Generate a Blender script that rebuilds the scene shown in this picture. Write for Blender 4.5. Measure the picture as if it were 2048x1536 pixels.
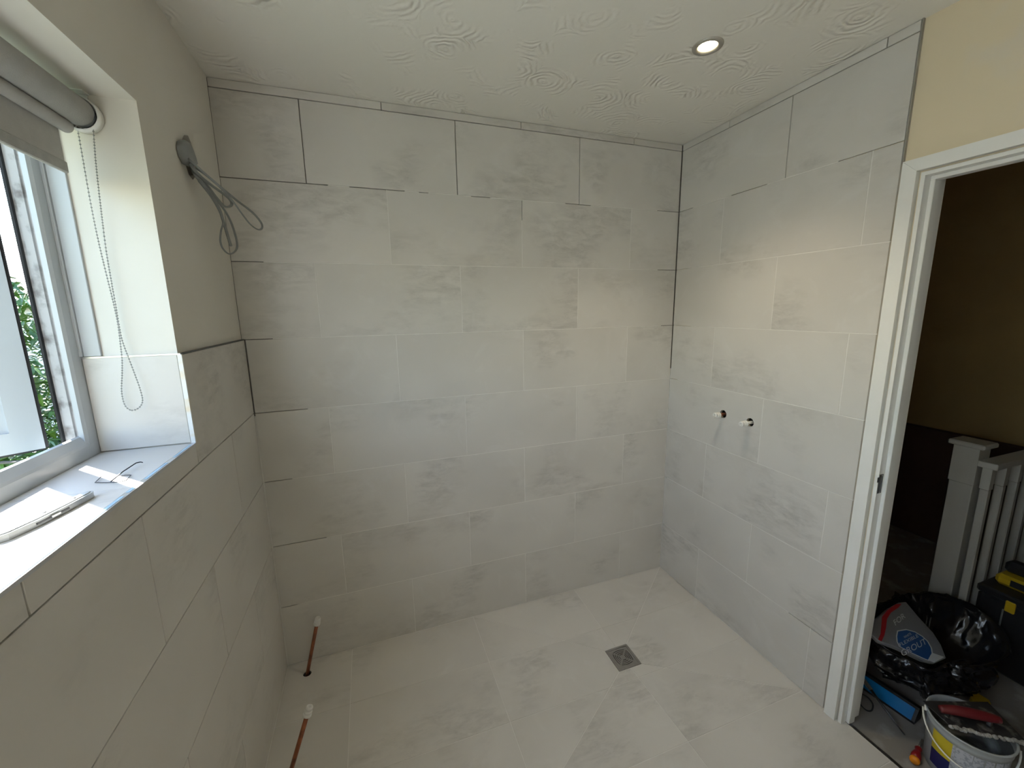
import bpy, bmesh, math, random
from mathutils import Vector, Matrix, noise

# ------------------------------------------------------------------ clear
for o in list(bpy.data.objects):
    bpy.data.objects.remove(o, do_unlink=True)
SC = bpy.context.scene
COL = SC.collection
random.seed(7)

# ------------------------------------------------------------------ camera
CM = ((0.942873131327684, -0.3327812950559324, -0.01571202982508029),
      (-0.0742910364010335, -0.16404728498859575, -0.9836510205343818),
      (0.32476314466205686, 0.9286253808445938, -0.1793984445875856))
CC = Vector((0.465809395984726, -1.8984935815529012, 1.6179208445507938))
FPX = 815.873362268223
cam = bpy.data.cameras.new('camera')
cam_o = bpy.data.objects.new('camera', cam)
COL.objects.link(cam_o)
rx, up, bk = Vector(CM[0]), -Vector(CM[1]), -Vector(CM[2])
cam_o.matrix_world = Matrix(((rx.x, up.x, bk.x, CC.x), (rx.y, up.y, bk.y, CC.y), (rx.z, up.z, bk.z, CC.z), (0, 0, 0, 1)))
cam.sensor_fit = 'HORIZONTAL'
cam.sensor_width = 36.0
cam.lens = FPX * 36.0 / 2048.0
cam.clip_start = 0.02
cam.clip_end = 200
SC.camera = cam_o


def ray(p):
    a, b = (p[0] - 1024) / FPX, (p[1] - 768) / FPX
    return Vector([CM[0][i] * a + CM[1][i] * b + CM[2][i] for i in range(3)])


def at(p, axis, val):
    """measured point of the place: where the sight line of a photo pixel meets a known plane"""
    v = ray(p)
    t = (val - CC[axis]) / v[axis]
    return CC + v * t


# ------------------------------------------------------------------ world, sun, exposure
SC.view_settings.view_transform = 'Standard'
SC.view_settings.look = 'None'
SC.view_settings.gamma = 1.0
SC.view_settings.use_curve_mapping = False
SC.view_settings.exposure = 1.2
SUN_H = Vector((0.715, -0.70, 0)).normalized()      # the way the sunlight travels, in plan
SUN_EL = math.radians(46)
world = bpy.data.worlds.new('sky')
SC.world = world
world.use_nodes = True
wn, wl = world.node_tree.nodes, world.node_tree.links
wn.clear()
w_out = wn.new('ShaderNodeOutputWorld')
w_bg = wn.new('ShaderNodeBackground')
w_sky = wn.new('ShaderNodeTexSky')
w_sky.sky_type = 'NISHITA'
w_sky.sun_disc = False
w_sky.sun_elevation = SUN_EL
w_sky.sun_rotation = math.atan2(-SUN_H.x, -SUN_H.y)
w_sky.air_density = 1.4
w_sky.dust_density = 0.6
w_sky.ozone_density = 2.5
w_bg.inputs['Strength'].default_value = 0.52
wl.new(w_sky.outputs[0], w_bg.inputs['Color'])
wl.new(w_bg.outputs[0], w_out.inputs['Surface'])
sun = bpy.data.lights.new('sun', 'SUN')
sun.energy = 21.0
sun.angle = math.radians(0.53)
sun.color = (1.0, 0.95, 0.88)
sun_o = bpy.data.objects.new('sun', sun)
COL.objects.link(sun_o)
sd = Vector((SUN_H.x * math.cos(SUN_EL), SUN_H.y * math.cos(SUN_EL), -math.sin(SUN_EL)))
sun_o.rotation_euler = sd.to_track_quat('-Z', 'Y').to_euler()
sun_o.location = (-4, 3, 5)

# ------------------------------------------------------------------ helpers
def link(name, me, mat=None, parent=None):
    o = bpy.data.objects.new(name, me)
    COL.objects.link(o)
    if mat is not None and me is not None and len(me.materials) == 0:
        me.materials.append(mat)
    if parent is not None:
        o.parent = parent
    return o


def tag(o, label=None, cat=None, group=None, kind=None):
    if label: o['label'] = label
    if cat: o['category'] = cat
    if group: o['group'] = group
    if kind: o['kind'] = kind
    return o


def empty(name, loc=(0, 0, 0), **k):
    o = bpy.data.objects.new(name, None)
    o.empty_display_size = 0.05
    COL.objects.link(o)
    o.location = loc
    return tag(o, **k)


class MB:
    """collects shapes, builds one mesh object"""
    def __init__(self):
        self.v, self.f, self.sm = [], [], []

    def add(self, vs, fs, smooth=False):
        n = len(self.v)
        self.v += [tuple(p) for p in vs]
        self.f += [tuple(i + n for i in f) for f in fs]
        self.sm += [smooth] * len(fs)
        return self

    def box(self, a, b):
        x0, y0, z0 = a; x1, y1, z1 = b
        if x0 > x1: x0, x1 = x1, x0
        if y0 > y1: y0, y1 = y1, y0
        if z0 > z1: z0, z1 = z1, z0
        vs = [(x0, y0, z0), (x1, y0, z0), (x1, y1, z0), (x0, y1, z0), (x0, y0, z1), (x1, y0, z1), (x1, y1, z1), (x0, y1, z1)]
        return self.add(vs, [(0, 3, 2, 1), (4, 5, 6, 7), (0, 1, 5, 4), (1, 2, 6, 5), (2, 3, 7, 6), (3, 0, 4, 7)])

    def cbox(self, a, b, c=0.002):
        """box with chamfered edges"""
        x0, x1 = sorted((a[0], b[0])); y0, y1 = sorted((a[1], b[1])); z0, z1 = sorted((a[2], b[2]))
        c = min(c, (x1 - x0) * .45, (y1 - y0) * .45, (z1 - z0) * .45)
        bm = bmesh.new()
        bmesh.ops.create_cube(bm, size=1.0)
        for v in bm.verts:
            v.co = Vector((x0 if v.co.x < 0 else x1, y0 if v.co.y < 0 else y1, z0 if v.co.z < 0 else z1))
        bmesh.ops.bevel(bm, geom=bm.edges[:], offset=c, segments=1, affect='EDGES')
        bm.verts.index_update()
        self.add([v.co for v in bm.verts], [[v.index for v in f.verts] for f in bm.faces])
        bm.free()
        return self

    def prism(self, poly, fn0, fn1):
        """poly: 2D points; fn0/fn1 map a 2D point to 3D (bottom/top)"""
        n = len(poly)
        vs = [fn0(p) for p in poly] + [fn1(p) for p in poly]
        fs = [tuple(range(n - 1, -1, -1)), tuple(range(n, 2 * n))] + [(i, (i + 1) % n, n + (i + 1) % n, n + i) for i in range(n)]
        return self.add(vs, fs)

    def lathe(self, prof, seg=24, org=(0, 0, 0), axis=(0, 0, 1), smooth=True, caps=True):
        ax = Vector(axis).normalized()
        q = Vector((0, 0, 1)).rotation_difference(ax)
        o = Vector(org)
        vs, fs = [], []
        for r, h in prof:
            for k in range(seg):
                a = 2 * math.pi * k / seg
                vs.append(o + q @ Vector((r * math.cos(a), r * math.sin(a), h)))
        m = len(prof)
        for i in range(m - 1):
            for k in range(seg):
                k2 = (k + 1) % seg
                fs.append((i * seg + k, i * seg + k2, (i + 1) * seg + k2, (i + 1) * seg + k))
        if caps:
            fs.append(tuple(range(seg - 1, -1, -1)))
            fs.append(tuple((m - 1) * seg + k for k in range(seg)))
        return self.add(vs, fs, smooth)

    def tube(self, pts, r, seg=8, closed=False, flat=1.0, smooth=True):
        pts = [Vector(p) for p in pts]
        n = len(pts)
        rad = r if isinstance(r, (list, tuple)) else [r] * n
        tang = []
        for i in range(n):
            a = pts[(i - 1) % n] if (closed or i > 0) else pts[i]
            b = pts[(i + 1) % n] if (closed or i < n - 1) else pts[i]
            tang.append((b - a).normalized())
        nrm = tang[0].orthogonal().normalized()
        vs, fs = [], []
        for i in range(n):
            if i:
                nrm = tang[i - 1].rotation_difference(tang[i]) @ nrm
                nrm = (nrm - tang[i] * nrm.dot(tang[i])).normalized()
            bn = tang[i].cross(nrm)
            for k in range(seg):
                a = 2 * math.pi * k / seg
                vs.append(pts[i] + nrm * (math.cos(a) * rad[i]) + bn * (math.sin(a) * rad[i] * flat))
        for i in range(n if closed else n - 1):
            j = (i + 1) % n
            for k in range(seg):
                k2 = (k + 1) % seg
                fs.append((i * seg + k, i * seg + k2, j * seg + k2, j * seg + k))
        if not closed:
            fs.append(tuple(range(seg - 1, -1, -1)))
            fs.append(tuple((n - 1) * seg + k for k in range(seg)))
        return self.add(vs, fs, smooth)

    def bar(self, a, b, w, h, upv=(0, 0, 1)):
        a, b = Vector(a), Vector(b)
        t = (b - a).normalized()
        s = t.cross(Vector(upv)).normalized()
        u = s.cross(t)
        vs = []
        for p in (a, b):
            for i, j in ((-1, -1), (1, -1), (1, 1), (-1, 1)):
                vs.append(p + s * (i * w / 2) + u * (j * h / 2))
        return self.add(vs, [(0, 1, 2, 3), (7, 6, 5, 4), (0, 4, 5, 1), (1, 5, 6, 2), (2, 6, 7, 3), (3, 7, 4, 0)])

    def mesh(self, name='m', fix=True):
        me = bpy.data.meshes.new(name)
        me.from_pydata(self.v, [], self.f)
        me.polygons.foreach_set('use_smooth', self.sm)
        if fix:
            bm = bmesh.new(); bm.from_mesh(me)
            bmesh.ops.recalc_face_normals(bm, faces=bm.faces)
            bm.to_mesh(me); bm.free()
        me.update()
        return me

    def build(self, name, mat, parent=None, fix=True):
        return link(name, self.mesh(name, fix), mat, parent)


def smooth_path(pts, n=8, closed=False):
    pts = [Vector(p) for p in pts]
    out = []
    m = len(pts)
    for i in range(m if closed else m - 1):
        if closed:
            p0, p1, p2, p3 = pts[(i - 1) % m], pts[i], pts[(i + 1) % m], pts[(i + 2) % m]
        else:
            p0, p1, p2, p3 = pts[max(i - 1, 0)], pts[i], pts[i + 1], pts[min(i + 2, m - 1)]
        for k in range(n):
            t = k / n
            out.append(0.5 * ((2 * p1) + (p2 - p0) * t + (2 * p0 - 5 * p1 + 4 * p2 - p3) * t * t + (3 * p1 - p0 - 3 * p2 + p3) * t ** 3))
    if not closed:
        out.append(pts[-1])
    return out


def cut(o, cutters):
    """carve cutter meshes (list of (mesh)) out of object o, baked into its mesh"""
    tmp = []
    for me in cutters:
        c = bpy.data.objects.new('cutter', me); COL.objects.link(c); tmp.append(c)
        m = o.modifiers.new('b', 'BOOLEAN'); m.operation = 'DIFFERENCE'; m.solver = 'EXACT'; m.object = c
    dg = bpy.context.evaluated_depsgraph_get()
    dg.update()
    me = bpy.data.meshes.new_from_object(o.evaluated_get(dg))
    o.modifiers.clear()
    mats = list(o.data.materials)
    o.data = me
    if len(me.materials) == 0:
        for m in mats: me.materials.append(m)
    for c in tmp:
        bpy.data.objects.remove(c, do_unlink=True)


def carved_box(mb, a, b, cutters):
    """add a box with holes carved through it to a collector"""
    o = MB().box(a, b).build('tmp', None)
    cut(o, cutters)
    mb.add([v.co for v in o.data.vertices], [tuple(p.vertices) for p in o.data.polygons])
    bpy.data.objects.remove(o, do_unlink=True)
    return mb


def cyl_mesh(p, axis, r, l, seg=24):
    return MB().lathe([(r, -l / 2), (r, l / 2)], seg, p, axis).mesh('cyl')


# ------------------------------------------------------------------ materials
def srgb(r, g, b):
    f = lambda c: (c / 255 / 12.92) if c / 255 <= 0.04045 else ((c / 255 + 0.055) / 1.055) ** 2.4
    return (f(r), f(g), f(b), 1)


def mat(name, col=(0.8, 0.8, 0.8), rough=0.5, metal=0.0, spec=0.5, var=0.0, vscale=8.0, bump=0.0, bscale=60.0, col2=None, thr=None, **kw):
    m = bpy.data.materials.new(name)
    m.use_nodes = True
    nt = m.node_tree; N, L = nt.nodes, nt.links
    b = N['Principled BSDF']
    col = tuple(col)[:3] + (1,)
    b.inputs['Base Color'].default_value = col
    b.inputs['Roughness'].default_value = rough
    b.inputs['Metallic'].default_value = metal
    b.inputs['Specular IOR Level'].default_value = spec
    for k, v in kw.items():
        b.inputs[k].default_value = v
    tc = N.new('ShaderNodeTexCoord')
    nz = N.new('ShaderNodeTexNoise')
    nz.inputs['Scale'].default_value = vscale
    nz.inputs['Detail'].default_value = 6
    L.new(tc.outputs['Object'], nz.inputs['Vector'])
    rp = N.new('ShaderNodeValToRGB')
    c2 = tuple(col2)[:3] + (1,) if col2 else tuple(c * (1 - var) for c in col[:3]) + (1,)
    lo, hi = thr if thr else (0.35, 0.7)
    rp.color_ramp.elements[0].position = lo
    rp.color_ramp.elements[1].position = hi
    rp.color_ramp.elements[0].color = col
    rp.color_ramp.elements[1].color = c2
    L.new(nz.outputs['Fac'], rp.inputs['Fac'])
    L.new(rp.outputs['Color'], b.inputs['Base Color'])
    if bump:
        nb = N.new('ShaderNodeTexNoise')
        nb.inputs['Scale'].default_value = bscale
        nb.inputs['Detail'].default_value = 4
        L.new(tc.outputs['Object'], nb.inputs['Vector'])
        bp = N.new('ShaderNodeBump')
        bp.inputs['Strength'].default_value = bump
        bp.inputs['Distance'].default_value = 0.003
        L.new(nb.outputs['Fac'], bp.inputs['Height'])
        L.new(bp.outputs['Normal'], b.inputs['Normal'])
    return m


def tile_mat():
    """pale stone-look porcelain: cloudy greyer patches drawn out along the length of the tile, thin film of grout haze"""
    m = bpy.data.materials.new('stone_tile'); m.use_nodes = True
    N, L = m.node_tree.nodes, m.node_tree.links
    b = N['Principled BSDF']
    tc = N.new('ShaderNodeTexCoord'); oi = N.new('ShaderNodeObjectInfo')
    mu = N.new('ShaderNodeMath'); mu.operation = 'MULTIPLY'; mu.inputs[1].default_value = 37.0
    L.new(oi.outputs['Random'], mu.inputs[0])
    cx = N.new('ShaderNodeCombineXYZ')
    for i in range(3): L.new(mu.outputs[0], cx.inputs[i])
    ad = N.new('ShaderNodeVectorMath'); ad.operation = 'ADD'
    L.new(tc.outputs['Object'], ad.inputs[0]); L.new(cx.outputs[0], ad.inputs[1])

    def nz(scale, sx, sy, det, rough, dist=0.0):
        mp = N.new('ShaderNodeMapping'); mp.inputs['Scale'].default_value = (sx, sy, 1)
        L.new(ad.outputs[0], mp.inputs['Vector'])
        n = N.new('ShaderNodeTexNoise'); n.inputs['Scale'].default_value = scale
        n.inputs['Detail'].default_value = det; n.inputs['Roughness'].default_value = rough
        n.inputs['Distortion'].default_value = dist
        L.new(mp.outputs[0], n.inputs['Vector'])
        return n.outputs['Fac']

    def ramp(fac, p0, p1, c0=(0, 0, 0, 1), c1=(1, 1, 1, 1)):
        r = N.new('ShaderNodeValToRGB')
        r.color_ramp.elements[0].position = p0; r.color_ramp.elements[1].position = p1
        r.color_ramp.elements[0].color = c0; r.color_ramp.elements[1].color = c1
        L.new(fac, r.inputs['Fac']); return r.outputs['Color']

    def mul(a, bb):
        k = N.new('ShaderNodeMath'); k.operation = 'MULTIPLY'
        L.new(a, k.inputs[0])
        if isinstance(bb, float): k.inputs[1].default_value = bb
        else: L.new(bb, k.inputs[1])
        return k.outputs[0]

    def mix(fac, a, c2):
        k = N.new('ShaderNodeMix'); k.data_type = 'RGBA'
        L.new(fac, k.inputs['Factor'])
        if isinstance(a, tuple): k.inputs['A'].default_value = a
        else: L.new(a, k.inputs['A'])
        k.inputs['B'].default_value = c2
        return k.outputs['Result']
    big = ramp(nz(3.2, 1.0, 1.0, 3, 0.5), 0.50, 0.66)              # where patches sit
    streak = ramp(nz(7.0, 1.5, 4.2, 9, 0.70, 0.5), 0.40, 0.66)     # short horizontal strokes inside them
    spots = ramp(nz(16.0, 1.0, 2.4, 6, 0.7), 0.58, 0.74)
    broad = nz(2.0, 1.0, 1.2, 2, 0.5)
    smear = ramp(nz(4.0, 1.0, 1.0, 5, 0.6, 2.2), 0.56, 0.72)
    base = mix(ramp(broad, 0.35, 0.7), (0.67, 0.642, 0.597, 1), (0.61, 0.583, 0.54, 1))
    c = mix(mul(mul(big, streak), 0.62), base, (0.42, 0.40, 0.37, 1))
    c = mix(mul(mul(big, spots), 0.5), c, (0.38, 0.36, 0.335, 1))
    c = mix(mul(smear, 0.16), c, (0.80, 0.79, 0.77, 1))
    L.new(c, b.inputs['Base Color'])
    rr = N.new('ShaderNodeMapRange'); rr.inputs['To Min'].default_value = 0.40; rr.inputs['To Max'].default_value = 0.58
    L.new(smear, rr.inputs['Value']); L.new(rr.outputs[0], b.inputs['Roughness'])
    b.inputs['Specular IOR Level'].default_value = 0.4
    bp = N.new('ShaderNodeBump'); bp.inputs['Strength'].default_value = 0.12; bp.inputs['Distance'].default_value = 0.001
    L.new(nz(30, 1, 2, 6, 0.6), bp.inputs['Height']); L.new(bp.outputs[0], b.inputs['Normal'])
    return m


def artex_mat():
    """white ceiling paint over swirled plaster fans"""
    m = bpy.data.materials.new('swirled_ceiling'); m.use_nodes = True
    N, L = m.node_tree.nodes, m.node_tree.links
    b = N['Principled BSDF']
    b.inputs['Base Color'].default_value = (0.84, 0.815, 0.75, 1)
    b.inputs['Roughness'].default_value = 0.55
    tc = N.new('ShaderNodeTexCoord')
    dn = N.new('ShaderNodeTexNoise'); dn.inputs['Scale'].default_value = 9; dn.inputs['Detail'].default_value = 3
    L.new(tc.outputs['Object'], dn.inputs['Vector'])
    mixv = N.new('ShaderNodeVectorMath'); mixv.operation = 'MULTIPLY_ADD'
    mixv.inputs[1].default_value = (0.075, 0.075, 0.0)
    L.new(dn.outputs['Color'], mixv.inputs[0]); L.new(tc.outputs['Object'], mixv.inputs[2])
    vo = N.new('ShaderNodeTexVoronoi'); vo.voronoi_dimensions = '2D'; vo.inputs['Scale'].default_value = 5.2
    vo.inputs['Randomness'].default_value = 0.75
    L.new(mixv.outputs[0], vo.inputs['Vector'])
    k = N.new('ShaderNodeMath'); k.operation = 'MULTIPLY'; k.inputs[1].default_value = 52.0
    L.new(vo.outputs['Distance'], k.inputs[0])
    s = N.new('ShaderNodeMath'); s.operation = 'SINE'; L.new(k.outputs[0], s.inputs[0])
    n2 = N.new('ShaderNodeTexNoise'); n2.inputs['Scale'].default_value = 7.0; n2.inputs['Detail'].default_value = 4
    L.new(tc.outputs['Object'], n2.inputs['Vector'])
    r2 = N.new('ShaderNodeValToRGB'); r2.color_ramp.elements[0].position = 0.50; r2.color_ramp.elements[1].position = 0.72
    L.new(n2.outputs['Fac'], r2.inputs['Fac'])
    mm = N.new('ShaderNodeMath'); mm.operation = 'MULTIPLY'
    L.new(s.outputs[0], mm.inputs[0]); L.new(r2.outputs['Color'], mm.inputs[1])
    bp = N.new('ShaderNodeBump'); bp.inputs['Strength'].default_value = 0.75; bp.inputs['Distance'].default_value = 0.0035
    L.new(mm.outputs[0], bp.inputs['Height'])
    n3 = N.new('ShaderNodeTexNoise'); n3.inputs['Scale'].default_value = 40; n3.inputs['Detail'].default_value = 3
    L.new(tc.outputs['Object'], n3.inputs['Vector'])
    b2 = N.new('ShaderNodeBump'); b2.inputs['Strength'].default_value = 0.12; b2.inputs['Distance'].default_value = 0.002
    L.new(n3.outputs['Fac'], b2.inputs['Height']); L.new(bp.outputs[0], b2.inputs['Normal'])
    L.new(b2.outputs[0], b.inputs['Normal'])
    return m


def pane_mat(name, tint, clear, rough, bump):
    m = bpy.data.materials.new(name); m.use_nodes = True
    N, L = m.node_tree.nodes, m.node_tree.links
    N.remove(N['Principled BSDF'])
    out = N['Material Output']
    tr = N.new('ShaderNodeBsdfTransparent'); tr.inputs['Color'].default_value = tint
    gl = N.new('ShaderNodeBsdfGlossy'); gl.inputs['Roughness'].default_value = rough
    mx = N.new('ShaderNodeMixShader'); mx.inputs['Fac'].default_value = 1 - clear
    L.new(tr.outputs[0], mx.inputs[1]); L.new(gl.outputs[0], mx.inputs[2]); L.new(mx.outputs[0], out.inputs['Surface'])
    if bump:
        tc = N.new('ShaderNodeTexCoord'); vo = N.new('ShaderNodeTexVoronoi'); vo.inputs['Scale'].default_value = 90
        L.new(tc.outputs['Object'], vo.inputs['Vector'])
        bp = N.new('ShaderNodeBump'); bp.inputs['Strength'].default_value = bump; bp.inputs['Distance'].default_value = 0.003
        L.new(vo.outputs['Distance'], bp.inputs['Height']); L.new(bp.outputs[0], gl.inputs['Normal'])
    return m


def obscure_mat(name, clear, scatter):
    """patterned privacy glass: part straight through, part scattered, a little shine"""
    m = pane_mat(name, (0.95, 0.97, 0.98, 1), clear, 0.25, 0.8)
    N, L = m.node_tree.nodes, m.node_tree.links
    tl_ = N.new('ShaderNodeBsdfTranslucent'); tl_.inputs['Color'].default_value = (scatter * .94, scatter * .98, scatter, 1)
    old = [n for n in N if n.type == 'MIX_SHADER'][0]
    gl = [n for n in N if n.type == 'BSDF_GLOSSY'][0]
    mx = N.new('ShaderNodeMixShader'); mx.inputs['Fac'].default_value = 0.12
    L.new(tl_.outputs[0], mx.inputs[1]); L.new(gl.outputs[0], mx.inputs[2])
    L.new(mx.outputs[0], old.inputs[2])
    return m


def pane_box(a, b, axis, sign, m_pattern, m_clear):
    """a pane whose patterned side is the face pointing along sign*axis"""
    me = MB().box(a, b).mesh('pane')
    me.materials.append(m_clear); me.materials.append(m_pattern)
    for p in me.polygons:
        if p.normal[axis] * sign > 0.9: p.material_index = 1
    return me


def emit_mat(name, col, s):
    m = bpy.data.materials.new(name); m.use_nodes = True
    b = m.node_tree.nodes['Principled BSDF']
    b.inputs['Emission Color'].default_value = tuple(col) + (1,)
    b.inputs['Emission Strength'].default_value = s
    b.inputs['Base Color'].default_value = (0.9, 0.9, 0.85, 1)
    return m


T = tile_mat()
M = {
    'ceil': artex_mat(),
    'grout': mat('grout', (0.80, 0.775, 0.73), 0.8, var=0.1, vscale=20),
    'adh': mat('tile_adhesive', (0.22, 0.205, 0.18), 0.95, var=0.3, vscale=30),
    'cream': mat('cream_paint', (0.74, 0.71, 0.645), 0.6, col2=(0.71, 0.675, 0.60), vscale=3, bump=0.08, bscale=25),
    'magnolia': mat('patched_magnolia_paint', (0.76, 0.65, 0.46), 0.65, col2=(0.70, 0.65, 0.56), vscale=2.6, thr=(0.50, 0.60), bump=0.06, bscale=25),
    'white': mat('white_gloss_paint', (0.85, 0.845, 0.81), 0.32, var=0.05, vscale=6, bump=0.05, bscale=40),
    'upvc': mat('white_upvc', (0.53, 0.555, 0.575), 0.3, var=0.06, vscale=5),
    'dirty': mat('cobwebbed_upvc', (0.50, 0.485, 0.48), 0.6, col2=(0.16, 0.14, 0.13), vscale=26, thr=(0.5, 0.72), bump=0.3, bscale=60),
    'gasket': mat('black_rubber', (0.025, 0.025, 0.028), 0.55, var=0.3),
    'steel': mat('brushed_steel', (0.42, 0.41, 0.40), 0.36, 1.0, var=0.12, vscale=40),
    'dsteel': mat('dull_dark_metal', (0.16, 0.16, 0.165), 0.45, 0.9, var=0.3, vscale=60),
    'alu': mat('silver_trim', (0.62, 0.63, 0.64), 0.3, 0.9, var=0.1, vscale=30),
    'trimgrey': mat('dull_grey_trim', (0.36, 0.345, 0.31), 0.4, 0.3, var=0.15, vscale=20),
    'film': mat('blue_protective_film', (0.42, 0.62, 0.78), 0.25, var=0.15, vscale=12),
    'film_w': mat('white_protective_film', (0.78, 0.79, 0.78), 0.3, col2=(0.75, 0.66, 0.5), vscale=22, thr=(0.5, 0.66)),
    'copper': mat('aged_copper', (0.40, 0.14, 0.07), 0.42, 0.75, col2=(0.20, 0.085, 0.055), vscale=30, thr=(0.45, 0.65)),
    'cap': mat('white_plastic_cap', (0.86, 0.85, 0.81), 0.4, var=0.08, vscale=40),
    'cable': mat('grey_cable_sheath', (0.27, 0.285, 0.28), 0.42, var=0.15, vscale=20),
    'black': mat('black_void_lining', (0.012, 0.012, 0.014), 0.9, var=0.2),
    'fabric': mat('pale_grey_blind_fabric', (0.50, 0.49, 0.47), 0.8, var=0.1, vscale=30, bump=0.25, bscale=400),
    'fabric2': mat('grey_blind_hem', (0.43, 0.425, 0.41), 0.8, var=0.15, vscale=60, bump=0.3, bscale=500),
    'bead': mat('clear_plastic_bead', (0.36, 0.36, 0.34), 0.25, var=0.2),
    'knife': mat('silver_knife_body', (0.50, 0.51, 0.51), 0.38, 0.6, var=0.08, vscale=30),
    'wire': mat('dark_bent_wire', (0.06, 0.065, 0.075), 0.4, 0.8, var=0.2),
    'dwall': mat('olive_brown_wall_paint', (0.50, 0.35, 0.15), 0.8, var=0.2, vscale=2),
    'dlow': mat('dark_shade_panel', (0.09, 0.05, 0.035), 0.7, var=0.3, vscale=4),  # shade low on the landing wall, put into the colour
    'carpet': mat('dusty_brown_carpet', (0.16, 0.135, 0.11), 0.95, col2=(0.26, 0.245, 0.225), vscale=7, thr=(0.5, 0.7), bump=0.6, bscale=300),
    'dust': mat('dusty_grey_hardboard', (0.24, 0.22, 0.20), 0.85, col2=(0.40, 0.39, 0.37), vscale=9, thr=(0.52, 0.72)),
    'wpaint': mat('white_painted_wood', (0.46, 0.44, 0.39), 0.4, var=0.05),
    'binbag': mat('black_polythene', (0.012, 0.012, 0.014), 0.22, spec=0.6, var=0.2, bump=0.7, bscale=22),
    'gbag': mat('grey_plastic_sack', (0.20, 0.205, 0.22), 0.3, var=0.12, vscale=12, bump=0.35, bscale=30),
    'pblue': mat('print_blue', (0.012, 0.075, 0.25), 0.3, var=0.1),
    'pred': mat('print_red', (0.42, 0.01, 0.02), 0.35, var=0.15),
    'pwhite': mat('print_white', (0.62, 0.64, 0.66), 0.4, var=0.08),
    'bluep': mat('bright_blue_plastic', (0.005, 0.16, 0.42), 0.25, var=0.15, vscale=10),
    'tub': mat('milky_plastic_tub', (0.42, 0.445, 0.45), 0.4, var=0.1, vscale=14),
    'tubin': mat('dried_grout_residue', (0.10, 0.10, 0.095), 0.8, col2=(0.36, 0.40, 0.40), vscale=9, thr=(0.5, 0.68), bump=0.6, bscale=30),
    'lyel': mat('label_yellow', (0.62, 0.48, 0.02), 0.4, var=0.1),
    'lblue': mat('label_navy', (0.012, 0.015, 0.10), 0.4, var=0.1),
    'lgrey': mat('label_small_print', (0.50, 0.51, 0.55), 0.5, col2=(0.30, 0.31, 0.36), vscale=120, thr=(0.48, 0.6)),
    'trowel': mat('grout_caked_steel', (0.055, 0.056, 0.06), 0.35, 0.6, col2=(0.36, 0.36, 0.34), vscale=18, thr=(0.56, 0.70), bump=0.8, bscale=45),
    'caked': mat('dried_grout_crust', (0.40, 0.395, 0.37), 0.85, var=0.5, vscale=30, bump=0.8, bscale=80),
    'maroon': mat('maroon_rubber_grip', (0.13, 0.012, 0.015), 0.4, col2=(0.25, 0.2, 0.19), vscale=20, thr=(0.6, 0.75)),
    'orange': mat('orange_plastic', (0.75, 0.25, 0.01), 0.35, var=0.1),
    'redp': mat('red_plastic', (0.25, 0.01, 0.012), 0.35, var=0.15),
    'yellow': mat('yellow_plastic', (0.55, 0.36, 0.01), 0.4, var=0.15),
    'blackp': mat('black_plastic', (0.012, 0.012, 0.014), 0.45, var=0.2),
    'chrome': mat('downlight_bezel', (0.50, 0.48, 0.44), 0.35, 0.6, var=0.05),
    'lamp': emit_mat('lit_lamp', (1.0, 0.86, 0.55), 9.0),
    'leaf': mat('laurel_leaf', (0.025, 0.07, 0.012), 0.4, col2=(0.08, 0.16, 0.02), vscale=5, thr=(0.4, 0.65)),
    'stem': mat('woody_stem', (0.09, 0.06, 0.035), 0.8, var=0.3),
    'grass': mat('lawn', (0.05, 0.075, 0.025), 0.9, var=0.4, vscale=6),
    'roof': mat('blue_grey_roof', (0.10, 0.13, 0.20), 0.6, var=0.2, vscale=8),
    'render': mat('pale_render', (0.55, 0.55, 0.56), 0.8, var=0.1, vscale=5),
}

XP = -0.010           # painted face of the window wall
# ------------------------------------------------------------------ room measures
W, H = 2.1016, 2.4555
ZJ = [2.4555, 2.4233, 2.1211, 1.8181, 1.5159, 1.2126, 0.9090, 0.6067, 0.3031, 0.0]
FRONT = -2.9          # wall behind the camera
TK, GAP = 0.008, 0.003
HEADZ, SILLZ = 2.119, 1.273
WY0, WY1 = -0.594, -2.36       # window opening along the left wall, lengthened out of view to add light
FLZ = -0.0012

_cache = {}


def tile_mesh(w, h, t=TK, c=0.0008):
    key = (round(w, 4), round(h, 4), t)
    if key not in _cache:
        vs = []
        for z, i in ((0, 0), (t - c, 0), (t, c)):
            vs += [(-w / 2 + i, -h / 2 + i, z), (w / 2 - i, -h / 2 + i, z), (w / 2 - i, h / 2 - i, z), (-w / 2 + i, h / 2 - i, z)]
        fs = [(3, 2, 1, 0), (8, 9, 10, 11)]
        for a in (0, 4):
            for k in range(4):
                fs.append((a + k, a + (k + 1) % 4, a + 4 + (k + 1) % 4, a + 4 + k))
        me = bpy.data.meshes.new('tile'); me.from_pydata(vs, [], fs); me.update()
        me.materials.append(T)
        _cache[key] = me
    return _cache[key]


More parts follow.
